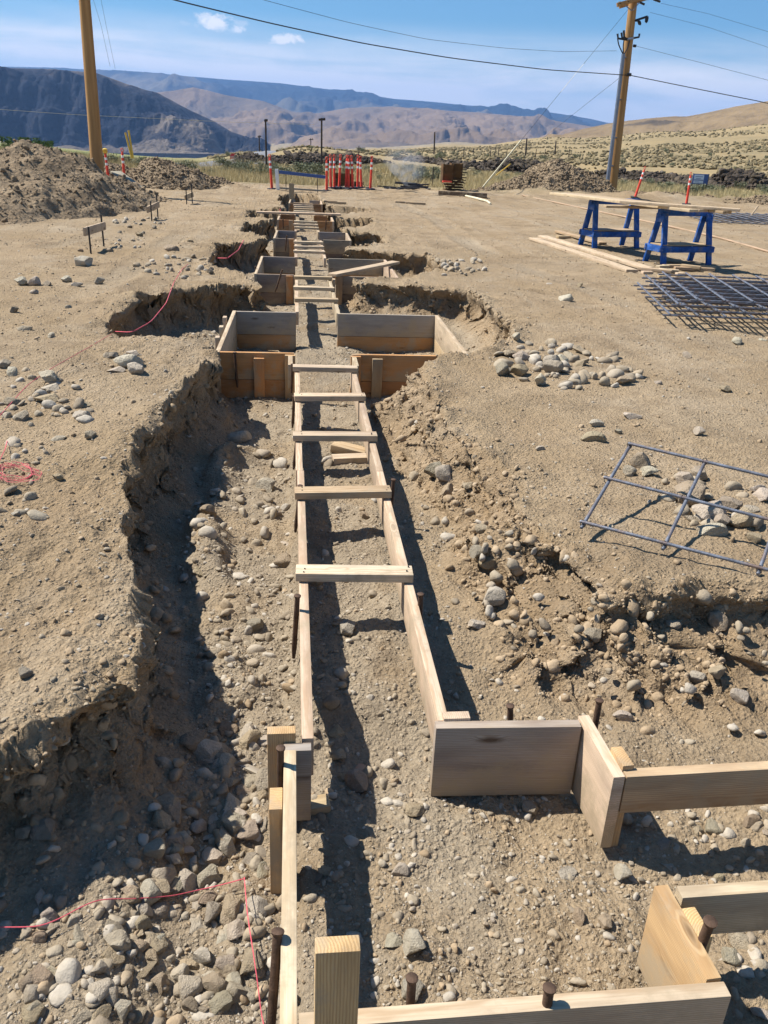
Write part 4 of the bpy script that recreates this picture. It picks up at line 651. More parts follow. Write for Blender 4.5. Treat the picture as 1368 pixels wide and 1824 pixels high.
def scatter(name, P, S, mat, tone=0, flat_=.7, lo=False, sq=None):
    P = np.asarray(P); S = np.asarray(S); n = len(P); bv, bf = (V0, F0) if lo else (V1, F1)
    nv = 8; base = np.stack([rockshape(bv, 500 + k + (50 if lo else 0), k % 4 != 3, flat_) for k in range(nv)]); idx = rng.integers(0, nv, n); B = base[idx] * S[:, None, None] * (1 + .18 * rng.normal(size=(n, 1, 3))).clip(.6, 1.5)
    a = rng.uniform(0, 2 * math.pi, n); ca, sa = np.cos(a)[:, None], np.sin(a)[:, None]; tl = rng.normal(0, .3, (n, 2))
    x, y, z = B[..., 0], B[..., 1], B[..., 2]; y, z = y * np.cos(tl[:, :1]) - z * np.sin(tl[:, :1]), y * np.sin(tl[:, :1]) + z * np.cos(tl[:, :1]); x, z = x * np.cos(tl[:, 1:]) - z * np.sin(tl[:, 1:]), x * np.sin(tl[:, 1:]) + z * np.cos(tl[:, 1:]); x, y = x * ca - y * sa, x * sa + y * ca
    V = np.stack([x, y, z], -1) + P[:, None]; F = (bf[None] + (np.arange(n) * len(bv))[:, None, None]).reshape(-1, 3)
    return V.reshape(-1, 3), F, np.full(n * len(bv), tone, np.float32)
def stuff(name, packs, mat, label=None):
    V = []; F = []; T_ = []; o = 0
    for v, f, t in packs: V.append(v); F.append(f + o); T_.append(t); o += len(v)
    return tag(link(name, npmesh(name, np.vstack(V), np.vstack(F), True, dict(tone=np.concatenate(T_))), mat), kind='stuff')
def sample(n, y0, y1):
    y = np.exp(rng.uniform(math.log(y0), math.log(y1), n)); u = rng.uniform(-90, 1460, n); x = (u - 523) / 1556 * (y * 1.0 + .35); return x, y
packs = []; 
rp_ = np.array([s_['p'] + [0, 0, s_['s'] * .12] for s_ in REST]); rs_ = np.array([s_['s'] for s_ in REST]); packs.append(scatter('g', rp_, rs_, None, 0))
NS = 150000; x, y = sample(NS, 1.0, 31); dep = y * .911 + .413 * 1.9; smin = .00115 * dep * 1.0; s = smin * (rng.pareto(1.75, NS) + 1); s = np.minimum(s, .038 + .03 * rng.random(NS) ** 3)
d = gfield(GD, x, y); wl = gfield(GW, x, y); ss = gfield(GS, x, y); rs2 = gfield(GRS, x, y)
patch = sst(-.15, .6, fbm(x, y, 1.4, 4, 301)); patch2 = sst(-.1, .7, fbm(x, y, .7, 4, 303))
floor_ = (d > 0) & (ss > .9); slope = (d > 0) & ~floor_; pl = d <= 0
inlad = (x > 0) & (x < .5) & (y > 2.3)
acc = np.where(floor_, np.where(inlad, .25 + .45 * patch, .34 + .6 * patch), np.where(slope, .75, .11 + .36 * patch * patch2 + .4 * sst(.22, .0, -d) * pl))
acc = np.where(floor_ & (x > 0) & (y < 7), acc * .75, acc); s = np.where(floor_ & (x > 0), np.minimum(s, .018 + .022 * rng.random(NS) ** 2), s)
cob = floor_ & (x < 0) & (y < 3.3); acc = np.where(cob, .55 + .4 * patch, acc); far_soft = sst(31, 27, y); acc = acc * far_soft
k = rng.random(NS) < acc; s = np.where(cob, s * 1.15, s); s = np.where(pl, np.minimum(s, .016 + .02 * rng.random(NS) ** 2), s)
clod = (slope & (rng.random(NS) < .88)) | (pl & (rng.random(NS) < .45)) | (floor_ & (rng.random(NS) < .12))
big = s / dep * 842 > 3.2
def put(m, up=.03): q = np.flatnonzero(m); P_, o_ = gpos(x[q], y[q]); P_[:, :2] += o_ * (s[q] * .22)[:, None]; P_[:, 2] += s[q] * up * (wl[q] < .3); return P_, s[q]
for m, lo in ((k & ~clod & big, False), (k & ~clod & ~big, True)): p_, s_ = put(m); packs.append(scatter('g', p_ - [0, 0, .0], s_, None, 0, .62, lo))
stuff('gravel', packs, M['gravel'])
cp = []
for m, lo in ((k & clod & big, False), (k & clod & ~big, True)): p_, s_ = put(m, .08); cp.append(scatter('c', p_, s_ * 1.15, None, 1, .8, lo))
# clods bulging from the walls
n2 = 16000; x, y = sample(n2 * 6, 1.0, 26); wl = gfield(GW, x, y); k = rng.random(len(x)) < wl * .8; x, y, wl = x[k], y[k], wl[k]; dep = y * .911 + .8; s = np.minimum(.0019 * dep * (rng.pareto(2.2, len(x)) + 1), .07); lo = s / dep * 842 < 5
for m, l in ((~lo, False), (lo, True)): p_, o_ = gpos(x[m], y[m]); p_[:, :2] += o_ * (s[m] * .2)[:, None]; cp.append(scatter('c', p_, s[m], None, 1, .85, l))
stuff('clods', cp, M['gravel'])
# ------------------------------------------------------------------ soil heaps
def mat_heap():
    t = NT('heaped_soil'); v = t.tex(); a = t.noise(v, 1.6, 6, .65); b = t.noise(v, 14, 5, .7); vo = t.voro(v, 9)
    c = t.mix(t.rng(a, .35, .65), (.20, .148, .096), (.295, .225, .148)); c = t.mix(t.rng(b, .5, .75, 0, .5), c, (.36, .30, .22)); c = t.mix(t.rng(b, .25, .45, .5, 0), c, (.10, .075, .05))
    return t.fin(c, .97, t.bump(t.math('ADD', b, t.rng(vo, 0, .4, .6, 0)), .06, 1), .1)
M['heap'] = mat_heap()
def heap(blobs, label, seed, z0=0.0, res=.05, tint=None):
    xs_ = [b[0] - b[2] * 1.25 for b in blobs] + [b[0] + b[2] * 1.25 for b in blobs]; ys_ = [b[1] - b[3] * 1.25 for b in blobs] + [b[1] + b[3] * 1.25 for b in blobs]
    X, Y = np.meshgrid(np.arange(min(xs_), max(xs_), res), np.arange(min(ys_), max(ys_), res)); Z = np.full(X.shape, -1.0)
    wx = X + .22 * fbm(X, Y, .8, 4, seed); wy = Y + .22 * fbm(X, Y, .8, 4, seed + 3)
    for bx, by, rx, ry, h in blobs: r = np.hypot((wx - bx) / rx, (wy - by) / ry); Z = np.maximum(Z, h * (1.12 - np.sqrt(r * r + .015) * 1.12))
    body = sst(-.05, .12, Z); Z = Z + body * (.10 * fbm(X, Y, 1.5, 4, seed + 7) + .05 * np.maximum(0, ridged(X, Y, 2.4, 4, seed + 9) - .8) + .035 * fbm(X, Y, 7, 3, seed + 11)); Z = np.where(Z < -.04, -.14, Z)
    base = np.array([z0]) ; V = np.stack([X, Y, Z + z0], -1).reshape(-1, 3); F = gridfaces(*X.shape); keep = (Z.ravel()[F] > -.13).any(1); F = F[keep]; us = np.unique(F); mp = np.zeros(len(V), int); mp[us] = np.arange(len(us)); V = V[us]; F = mp[F]
    me0 = npmesh('soil_heap', V, F); o = tag(link('soil_heap', me0, M['heap']), label, 'soil heap', 'heaps of dug soil')
    q = np.flatnonzero((Z > 0).ravel()); q = rng.choice(q, 8000); y = Y.ravel()[q]; dep = y * .911; s = np.minimum(.0011 * dep * (rng.pareto(2.1, len(q)) + 1), .11); P = np.stack([X.ravel()[q], y, Z.ravel()[q] + z0 + s * .15], 1)
    v, f, t = scatter('c', P, s, None, 1, .8); me = npmesh('clod', v, f, True, dict(tone=t)); link('clods', me, M['heap'], o)
    return o
HL = heap([(-5.75, 20.6, 2.25, 4.6, 1.27), (-7.3, 19.6, 3.0, 4.0, 1.06), (-9.4, 20.2, 3.2, 4.4, .92), (-6.6, 18.6, 2.6, 2.8, .60), (-4.7, 22.4, 1.6, 2.4, .55), (-5.0, 20.8, 1.75, 3.2, 1.0)], 'large grey brown soil heap at the left edge, in front of the bare pole', 401)
heap([(-4.0, 28.5, 2.0, 2.2, .80), (-5.6, 28.8, 1.6, 1.6, .58), (-7.5, 30.5, 2.0, 1.6, .55), (-2.6, 29.3, 1.5, 1.4, .25)], 'middle soil heap beyond the batter boards', 421, -.02)
heap([(9.7, 33.0, 2.5, 2.4, 1.22), (8.4, 32.4, 1.9, 1.8, .62), (11.0, 33.0, 1.8, 1.7, .78), (7.2, 32.2, 1.3, 1.0, .22)], 'brown soil heap at the foot of the cross armed pole', 441, -.10)
heap([(13.5, 31.5, 3.2, .9, .26), (18, 30.2, 4.0, 1.1, .36), (22.5, 29, 3, 1.2, .4)], 'low bank of loose soil along the right edge of the site', 461, -.04)
# grassy fringe: boards against the left heap
p = aty(206, 306, 24.2); q = aty(247, 336, 23.2); tag(beam('leaning_panel', p, q, .30, .04, None, GREYW), 'grey plank leaning on the right flank of the large soil heap', 'plank')
# ------------------------------------------------------------------ delineator posts
def delineator():
    t = empty('delineator_post', (0, 0, 0), None, None)
    bm = bmesh.new(); bmesh.ops.create_cone(bm, cap_ends=True, segments=8, radius1=.20, radius2=.17, depth=.045, matrix=Matrix.Translation((0, 0, .0225))); me = bpy.data.meshes.new('base'); bm.to_mesh(me); bm.free(); link('base', me, M['rubber'], t)
    tube('body', [(0, 0, .04), (0, 0, .07), (0, 0, .45), (0, 0, .96), (0, 0, .985), (0, 0, 1.0)], [.058, .050, .045, .039, .028, .017], M['orange'], t, 14)
    for z in (.70, .86): tube('reflective_band', [(0, 0, z - .036), (0, 0, z + .036)], [.0442 - (z - .66) * .012 + .0005, .0432 - (z - .66) * .012 + .0005], M['white'], t, 14)
    th = np.linspace(0, 2 * math.pi, 15); tube('grab_ring', [(.038 * math.cos(a), 0, 1.045 + .05 * math.sin(a)) for a in th], .013, M['orange'], t, 8)
    return t
dp = delineator(); first = True
def dup(o):
    c = o.copy(); COL.objects.link(c)
    for ch in o.children:
        d_ = ch.copy(); COL.objects.link(d_); d_.parent = c
    return c
for u, v, ln, l in ((484.5, 337, .06, 'red delineator post left of the long rail barricade'), (582, 340, .03, 'nearest delineator post of the cluster, at the right end of the rail'), (589.5, 335, .02, 'second delineator post of the cluster from its left'), (595.5, 335, .0, 'third delineator post of the cluster from its left, tight among others'), (604, 334, -.04, 'delineator post left of the rusty box behind the cluster'), (616, 335, .0, 'delineator post in the middle of the cluster'), (621, 336, .02, 'delineator post right of the middle of the cluster'), (628.5, 335.5, .05, 'tilted delineator post in the right half of the cluster'),
        (637, 334.5, .03, 'third delineator post from the right of the cluster'), (643.5, 335, .05, 'second delineator post from the right of the cluster'), (659.5, 337, -.04, 'rightmost delineator post of the cluster, standing apart'), (195, 310, .04, 'delineator post with a yellow cap behind the large soil heap'), (223, 318, .03, 'delineator post right of the yellow capped one'), (1131, 352, -.18, 'strongly leaning delineator post beyond the sawhorses'), (1222.5, 364, .0, 'upright delineator post beyond the sawhorse planks')):
    o = dp if first else dup(dp); first = False
    if u < 240: p = aty(u, v + (24 if u < 200 else 13), 27.5 if u < 200 else 27.0)
    else:
        p = on(u, v)
        if p[1] > 35 or p[1] < 20: p = at(u, v, -.05)
    o.location = (p[0], p[1], p[2] if u < 240 else gz(p[0], p[1])[0] - .01); o.scale = (.85, .85, .92); o.rotation_euler = (random.uniform(-.03, .03), -ln + random.uniform(-.02, .02), random.uniform(-.1, .1)); tag(o, l, 'delineator', 'red delineator posts'); 
    if 'with a yellow' in l:
        q_ = tube('warning_cap', [(0, 0, 1.02), (0, 0, 1.06), (0, 0, 1.14), (0, 0, 1.17)], [.05, .085, .085, .03], M['yellow'], None, 10); q_.parent = o; q_.location = (0, 0, 1.02)
# rail barricade
pa, pb = on(497, 338), on(577, 338); pb[1] = pa[1] + .1
o = empty('rail_barricade', tuple(pa), 'low barricade with a long blue rail between two delineator posts', 'barricade'); z = .50
beam('rail', pa + [-.0, 0, z], pb + [0, 0, z - .06], .05, .09, o, mat=M['signb'], tint=(1, 1, 1)); beam('end_post', pa + [-.03, 0, 0], pa + [-.07, 0, .58], .05, .10, o, mat=M['white'], tint=(1, 1, 1), up=(1, 0, 0)); beam('foot_rail', pa + [.0, 0, .05], pb + [0, 0, .05], .05, .05, o, GREYW)
for k in (.15, .83): tube('leg', [pa + (pb - pa) * k + [0, 0, -.02], pa + (pb - pa) * k + [0, 0, z - .02]], .012, M['black'], o, 6)
# rusty containers, burning scrap, lumber
def bin_(name, x, y, z, sx, sy, sz, label, cat='steel box', mat='rustbox', ribs=True):
    t = empty(name, (x, y, z), label, cat); kw = dict(mat=M[mat], tint=(1, 1, 1), bev=.006)
    beam('bottom', (x - sx / 2, y, z + .03), (x + sx / 2, y, z + .03), sy, .05, t, **kw)
    for s_ in (-1, 1):
        beam('side_wall', (x + s_ * (sx / 2 - .02), y - sy / 2, z + sz / 2), (x + s_ * (sx / 2 - .02), y + sy / 2, z + sz / 2), .04, sz, t, **kw); beam('end_wall', (x - sx / 2 + .05, y + s_ * (sy / 2 - .02), z + sz / 2), (x + sx / 2 - .05, y + s_ * (sy / 2 - .02), z + sz / 2), .04, sz - .02, t, **kw)
    if ribs:
        for k in (-.3, 0, .3): beam('rib', (x + k * sx, y - sy / 2 - .025, z + .02), (x + k * sx, y - sy / 2 - .025, z + sz - .03), .03, .05, t, up=(1, 0, 0), **kw)
    return t
p = on(618, 333); bin_('scrap_box', p[0], 32.6, gz(p[0], 32.6)[0] - .05, .68, .6, .50, 'open rusty box behind the cluster of delineator posts'); p = on(652, 334); bin_('scrap_box', p[0], 33, gz(p[0], 33)[0] - .05, .36, .5, .24, 'low rusty tray behind the cluster of posts at its right', ribs=False)
p = on(826, 346); x0, y0 = p[0], 31.0; z0 = gz(x0, y0)[0] - .02
t = empty('pallet_stack', (x0, y0, z0), 'rusty brown stack of upright boxes and pallets by the right soil heap', 'pallet stack')
for k in range(5): beam('pallet_board', (x0 - .20 + .12 * (k % 2) * .5, y0 + .05 * (k % 2), z0 + .06 + .085 * k), (x0 + .42 + .04 * (k % 2), y0, z0 + .06 + .085 * k), .5, .045, t, mat=M['rustbox'], tint=(1, 1, 1))
for k in range(4): beam('bearer', (x0 - .02 + .1 * k, y0 - .26, z0 + .10 + .085 * k), (x0 + .04 + .1 * k, y0 + .26, z0 + .10 + .085 * k), .09, .045, t, mat=M['rustbox'], tint=(1, 1, 1))
for dx, w_, h0, h1, dy in ((-.14, .30, .30, .86, -.12), (.18, .32, .42, .90, .02)):
    beam('crate_back', (x0 + dx - w_ / 2, y0 + dy + .25, z0 + (h0 + h1) / 2), (x0 + dx + w_ / 2, y0 + dy + .25, z0 + (h0 + h1) / 2), .04, h1 - h0, t, mat=M['rustbox'], tint=(1, 1, 1)); beam('crate_front', (x0 + dx - w_ / 2, y0 + dy - .2, z0 + (h0 + h1) / 2), (x0 + dx + w_ / 2, y0 + dy - .2, z0 + (h0 + h1) / 2), .04, h1 - h0, t, mat=M['rustbox'], tint=(1, 1, 1))
    for s_ in (-1, 1): beam('crate_side', (x0 + dx + s_ * (w_ / 2 + .02), y0 + dy - .22, z0 + (h0 + h1) / 2), (x0 + dx + s_ * (w_ / 2 + .02), y0 + dy + .27, z0 + (h0 + h1) / 2), .03, h1 - h0 + .03, t, mat=M['rustbox'], tint=(1, 1, 1))
for k in range(6): beam('slat_end', (x0 + .34, y0 - .22 + .02 * k, z0 + .30 + .085 * k), (x0 + .34 + random.uniform(.1, .2), y0 - .22, z0 + .30 + .085 * k), .06, .03, t, mat=M['darkwood'], tint=(1, 1, 1))
t = tag(beam('steel_bar_tray', (0, 0, 0), (.3, 0, 0), .2, .05, None, mat=M['orange'], tint=(1, 1, 1)), 'small orange tray poking out of the rusty pallet stack', 'tray'); t.name = 'tray'; t.location = (x0 - .18, y0 - .42, z0 + .33)
p, q = on(781, 348), on(867, 353); tag(beam('timber_beam', p + [0, 0, .08], q + [0, 0, .08], .14, .12, None, (.17, .12, .08)), 'long dark timber lying before the right soil heap', 'timber')
for u, v, L, a, l in ((588, 361, .35, 0, 'short board lying right of the trench end'), (600, 363, .5, -3, 'second board lying right of the trench end'), (740, 364, .55, -3, 'board lying alone past the pale crushed stones'), (716, 362, .4, 2, 'smaller board left of the lone one'), (1200, 372, .5, -20, 'board end lying beyond the sawhorses')): scrap(u, v, L, .12, .05, R_(a), l, TANW, grp='boards scattered at the far end')
t = empty('burning_debris', tuple(at(735, 345, -.05)), 'smouldering heap of charred boards giving off white smoke', 'burning heap')
for k in range(26):
    u = random.gauss(735, 28); v = random.gauss(341, 3.5); p = at(u, min(v, 347), -.02); a = random.uniform(-.5, .5); L = random.uniform(.35, .9); c = np.array([math.cos(a), math.sin(a), random.uniform(-.12, .2)]) * L / 2; hh = random.uniform(.03, .26) * max(.2, 1 - abs(u - 735) / 45)
    beam('charred_board', p - c + [0, 0, hh], p + c + [0, 0, hh], random.uniform(.06, .14), random.uniform(.03, .08), t, mat=M['char'], tint=(1, 1, 1))
sm = bpy.data.materials.new('smoke'); sm.use_nodes = True; S = WT(sm.node_tree); S.t.nodes.clear(); so_ = S.n('ShaderNodeOutputMaterial'); pv = S.n('ShaderNodeVolumePrincipled'); S.l(pv.outputs[0], so_.inputs['Volume']); pv.inputs['Color'].default_value = (.82, .86, .95, 1)
g = S.tex('Generated'); n1 = S.noise(S.mp(g, (2.6, 2, 3.2)), 1.4, 5, .6, 1.2); s_ = S.n('ShaderNodeVectorMath', operation='SUBTRACT'); S.l(g, s_.inputs[0]); s_.inputs[1].default_value = (.5, .5, .5); ln = S.n('ShaderNodeVectorMath', operation='LENGTH'); S.l(s_.outputs[0], ln.inputs[0])
sp = S.n('ShaderNodeSeparateXYZ'); S.l(g, sp.inputs[0]); S.l(S.math('MULTIPLY', S.math('MULTIPLY', S.rng(n1, .40, .68), S.rng(ln.outputs['Value'], .25, .5, 1, 0)), S.rng(sp.outputs[2], .1, 1, 3.2, .7)), pv.inputs['Density'])
bm = bmesh.new(); bmesh.ops.create_icosphere(bm, subdivisions=4, radius=1); p = at(735, 340, .0)
for v in bm.verts: k = (v.co.z + 1) / 2; v.co = Vector((v.co.x * (.35 + .75 * k) - .62 * k, v.co.y * (.35 + .3 * k), k * 1.55))
me = bpy.data.meshes.new('smoke'); bm.to_mesh(me); bm.free(); tag(link('smoke', me, sm, loc=Vector((p[0] + .05, p[1], p[2]))), kind='stuff')
# ------------------------------------------------------------------ poles and lines
def pole(name, base, top, r0, r1, label, mat, cat='utility pole', group=None):
    t = empty(name, tuple(base), label, cat, group); tube('shaft', [base + (np.array(top) - base) * k for k in np.linspace(-.01, 1, 14)], np.linspace(r0, r1, 14), mat, t, 20); return t
pl_t = aty(146, -60, 24.0); pl_b = aty(176, 330, 24.0); pole('utility_pole', pl_b, pl_t, .165, .128, 'bare tan timber pole behind the large left soil heap', M['post'])
YR = 36.2; A0, A1 = aty(1088, 352, YR), aty(1131, -25, YR); up = (A1 - A0) / np.linalg.norm(A1 - A0); PR = pole('utility_pole', A0, A1, .20, .155, 'tall timber pole with crossarm, cutouts and a grey conduit', M['post'])
def rp(u, v, dy=0): return aty(u, v, YR + dy)
beam('crossarm', rp(1099, 9, -.22), rp(1163, -9, -.22), .11, .14, PR, mat=M['post'], tint=(1, 1, 1)); beam('crossarm', rp(1103, 12, .22), rp(1160, -6, .22), .11, .14, PR, mat=M['post'], tint=(1, 1, 1))
for u, v in ((1118, 7), (1133, 2), (1103, 10)): tube('insulator', [rp(u, v, -.2), rp(u + .5, v - 3.5, -.2), rp(u + 1, v - 7, -.2)], [.05, .09, .05], M['black'], PR, 8)
tube('brace', [rp(1112, 8, -.25), rp(1125, 19, -.2)], .02, M['grey'], PR, 6); tube('brace', [rp(1140, 3, -.25), rp(1127, 19, -.2)], .02, M['grey'], PR, 6)
def cutout(u, v, u2, v2, arm): 
    c = tube('cutout_bracket', [rp(*arm, -.1), rp(u, v, -.15)], .035, M['black'], PR, 6); th = np.linspace(0, 2 * math.pi, 13); mx, my = (u + u2) / 2, (v + v2) / 2
    tube('cutout', [rp(mx + 1.6 * math.cos(a) + (u2 - u) / 2 * math.sin(a), my + (v2 - v) / 2 * math.sin(a), -.15) for a in th], .034, M['black'], PR, 6)
cutout(1138, 37, 1140, 44, (1130, 37)); cutout(1153, 29, 1151, 40, (1132, 36)); tube('cutout_arm', [rp(1131, 37, -.1), rp(1150, 31, -.15)], .035, M['black'], PR, 6)
for pts in (((1120, 70), (1108, 67), (1107, 58)), ((1118, 71), (1101, 68.5), (1100, 60)), ((1116, 70), (1112, 66), (1111, 54)), ((1128, 68), (1138, 66), (1139, 60))): tube('terminator', [rp(*q, -.2) for q in pts], .04, M['black'], PR, 6)
tube('bracket_band', [rp(1117, 70, -.21), rp(1128, 68.5, -.21)], .05, M['grey'], PR, 6)
for pts in (((1100, 68), (1102, 80), (1110, 97)), ((1112, 68), (1110, 82), (1110.5, 97)), ((1122, 70), (1118, 86), (1111.5, 97))): tube('cable_tail', smoothline([rp(*q, -.22) for q in pts], 14), .022, M['wire'], PR, 6)
tube('conduit', [rp(1110.5, 96, -.2), rp(1096, 214, -.2), rp(1081, 333, -.2), rp(1080, 343, -.2)], [.075, .075, .085, .085], M['grey'], PR, 12)
for u, v in ((1108, 103), (1100, 178), (1092, 246), (1086, 296)): tube('standoff', [rp(u, v, -.2), rp(u + 8, v - 1, -.12)], .03, M['grey'], PR, 6)
tube('line_clamp', [rp(1117, 133, -.2), rp(1124, 133, -.2)], .06, M['black'], PR, 8); tube('line_clamp', [rp(1128, 81.5), rp(1133, 82)], .05, M['black'], PR, 8); tube('dead_end', [rp(1139, 4), rp(1148, 8)], .04, M['black'], PR, 6); tube('dead_end', [rp(1164, -1), rp(1176, 3)], .04, M['black'], PR, 6)
def line(P, r, label, nm='power_line', mat='wire', cat='wire', grp='overhead lines'): tag(tube(nm, smoothline(P, 60), r, M[mat], None, 6), label, cat, grp)
line([aty(215, -28, 22), aty(310, 0, 24), aty(480, 41, 27), aty(645, 77, 29.5), aty(800, 103, 31.5), aty(970, 124, 34), aty(1124, 134.5, 36.15), ], .016, 'thick black cable sagging from the upper left to the cross armed pole')
line([aty(1124, 134.5, 36.15), aty(1250, 160, 36), aty(1350, 180, 36), aty(1480, 210, 36)], .016, 'thick black cable running right from the cross armed pole')
line([aty(400, -20, 26), aty(470, 0, 28), aty(620, 40, 30), aty(760, 70, 32), aty(900, 86, 34), aty(1000, 92, 35), aty(1098, 90.5, 36)], .006, 'thin line sagging above the thick cable'); line([aty(1133, 82, 36.2), aty(1250, 112, 36), aty(1380, 146, 36)], .006, 'thin line running right below the cutouts'); line([aty(1178, 6, 36.2), aty(1260, 24, 37), aty(1400, 66, 38)], .005, 'upper faint line leaving the crossarm to the right'); line([aty(1158, 22, 36.2), aty(1260, 48, 37), aty(1400, 95, 38)], .005, 'lower faint line leaving the crossarm to the right')
line([aty(162, -15, 30), aty(180, 45, 31), aty(196, 118, 33)], .004, 'left faint wire right of the bare pole'); line([aty(178, -10, 30), aty(190, 50, 31), aty(205, 122, 33)], .004, 'right faint wire right of the bare pole'); line([aty(-40, 192, 60), aty(130, 204, 66), aty(400, 217, 76), aty(560, 222, 85)], .012, 'pale distant line crossing the dark cliff', mat='cream')
# guy wires with guards
g0 = rp(1122, 13); g2 = at(858, 336, -.1); g1 = g0 + (g2 - g0) * .66; t = empty('guy_wire', tuple(g2), 'guy wire with a long pale guard anchored by the right soil heap', 'guy wire', 'guy wires'); tube('cable', [g0, g1, g2], .006, M['wire'], t, 6); tube('guard', [g0 + (g2 - g0) * .72, g2], .032, M['cream'], t, 8)
tube('strain_insulator', [g0 + (g2 - g0) * .30, g0 + (g2 - g0) * .45], .008, M['white'], t, 6)
g2 = at(884, 312, -.3); g0 = rp(1108, 135); t = empty('guy_wire', tuple(g2), 'guy wire with a yellow guard behind the pale one', 'guy wire', 'guy wires'); tube('cable', [g0, g2], .006, M['wire'], t, 6); tube('guard', [g2 + (g0 - g2) * .17, g2], .035, M['yellow'], t, 8)
for q in ((229, 232, 237, 282), (223, 236, 235, 282)): g2 = aty(q[2], q[3], 40); g0 = aty(q[0], q[1], 40); t = tag(tube('guy_guard', [g0, g2], .04, M['yellow'], None, 8), 'yellow guy wire guard right of the bare pole, ' + ('upright one' if q[0] > 225 else 'more slanted one'), 'guy guard', 'guy wires')
def farpole(u, vt, vb, D, label, arm=0, r=.14, grp='far dark poles'):
    b = faron(u, D); tp = aty(u - .5, vt, b[1]); t = empty('utility_pole', tuple(b), label, 'utility pole', grp); tube('shaft', [b + [0, 0, -.6], tp], [r, r * .8], M['darkwood'], t, 8)
    if arm: beam('crossarm', aty(u - arm, vt + 3, b[1]), aty(u + arm, vt + 2.5, b[1]), .12, .14, t, mat=M['darkwood'], tint=(1, 1, 1)); tube('insulator', [aty(u + arm * .7, vt + 3, b[1]), aty(u + arm * .7, vt, b[1])], .06, M['black'], t, 6)
    return t
farpole(473.5, 212, 295, 66, 'dark pole behind the delineator left of the barricade', 3, .075); farpole(573.5, 210, 293, 62, 'dark pole with a crossarm right of the barricade', 6, .07); farpole(775, 235, 268, 150, 'short dark pole on the far grass right of the smoke', 0, .13); farpole(939, 246, 275, 135, 'small dark pole above the right soil heap', 0, .13); farpole(991, 252, 273, 150, 'smallest dark pole left of the cross armed pole', 0, .12); farpole(462, 241, 272, 130, 'faint far pole beside the left dark pole', 3, .10); farpole(554, 246, 262, 190, 'faint far pole beside the crossarm pole', 4, .10)
for k, (u, D) in enumerate(((845, 118), (876, 120), (884, 121), (890, 122), (905, 125), (957, 128), (973, 128), (1016, 130), (775.5, 42), (640, 95), (828, 125))):
    b = faron(u, D); tag(tube('fence_post', [b + [0, 0, -.3], b + [0, 0, 1.25 if D > 50 else .85]], .05 if D > 50 else .025, M['darkwood'], None, 6), 'thin dark fence post on the dry grass beyond the site' if D > 50 else 'thin stake in the grass right of the smoke', 'fence post', 'far fence posts' if D > 50 else None)
# signs
b = faron(416, 92); t = empty('stop_sign', tuple(b), 'small red octagonal stop sign by the valley road', 'sign'); zc = aty(416, 280, b[1]); tube('post', [b, zc + [0, .05, 0]], .04, M['grey'], t, 6); bm = bmesh.new(); bmesh.ops.create_cone(bm, cap_ends=True, segments=8, radius1=.38, radius2=.38, depth=.03, matrix=Matrix.Rotation(R_(90), 4, 'X') @ Matrix.Rotation(R_(22.5), 4, 'Z')); me = bpy.data.meshes.new('plate'); bm.to_mesh(me); bm.free(); link('plate', me, M['red'], t, loc=Vector(zc))
cu_ = bpy.data.curves.new('word', 'FONT'); cu_.body = 'STOP'; cu_.size = .26; cu_.align_x = 'CENTER'; cu_.align_y = 'CENTER'; cu_.extrude = .004; to = bpy.data.objects.new('word', cu_); COL.objects.link(to); to.data.materials.append(M['white']); bpy.context.view_layer.update(); mw = bpy.data.meshes.new_from_object(to); bpy.data.objects.remove(to); to = bpy.data.objects.new('word', mw); COL.objects.link(to); to.rotation_euler = (R_(90), 0, 0); to.parent = t; to.location = Vector(zc) + Vector((0, -.03, 0)) - Vector(b)
b = faron(1245, 60); b0, b1 = aty(1232, 335, b[1]), aty(1259, 335, b[1]); t = empty('site_sign', tuple(b), 'blue and white information sign on two posts in the dry grass', 'sign')
c0, c1 = aty(1234, 318.5, b[1]), aty(1261, 319.5, b[1]); beam('panel', c0, c1, .04, .60, t, mat=M['signb'], tint=(1, 1, 1)); ww = (c1 - c0) * .70; beam('face', c0 + [.06, -.03, 0], c0 + ww + [0, -.03, 0], .02, .50, t, mat=M['signw'], tint=(1, 1, 1))
for k, (z, a, e, h) in enumerate(((.14, .12, .85, .03), (.02, .2, .7, .03), (-.06, .05, .95, .05), (-.17, .15, .6, .03))): beam('text_bar', c0 + ww * a + [.05, -.045, z], c0 + ww * e + [.02, -.045, z], .008, h, t, mat=M['signb'], tint=(1, 1, 1))
for q in (b0, b1): q = q.copy(); tube('post', [np.array([q[0], q[1] + .06, fz(q[0], q[1]) - .1]), np.array([q[0], q[1] + .06, c0[2] + .32])], .035, M['darkwood'], t, 6)
# timber pile beyond the sawhorses
t = empty('timber_pile', tuple(at(1185, 352, 0)), 'low pile of dark boards and rods beyond the sawhorses', 'timber pile')
for k in range(12): p, q = aty(1136 + random.uniform(0, 14), 352 + random.uniform(-4, 2), 30 + .1 * k), aty(1180 + random.uniform(0, 35), 354 + random.uniform(-4, 4), 30 + .1 * k); beam('dark_board', p, q, .09, .05, t, mat=M['char'], tint=(1, 1, 1))
beam('end_board', aty(1212, 352, 29.8), aty(1218, 363, 29.8), .05, .12, t, PALE); beam('end_board', aty(1138, 348, 29.8), aty(1141, 354, 29.8), .05, .12, t, PALE)
tag(tube('wooden_stake', [on(1332, 392), on(1332, 392) + [.22, 0, .38]], .022, M['wood'], None, 6, tint=WEATH), 'thin leaning wooden stake at the right edge of the site', 'stake')
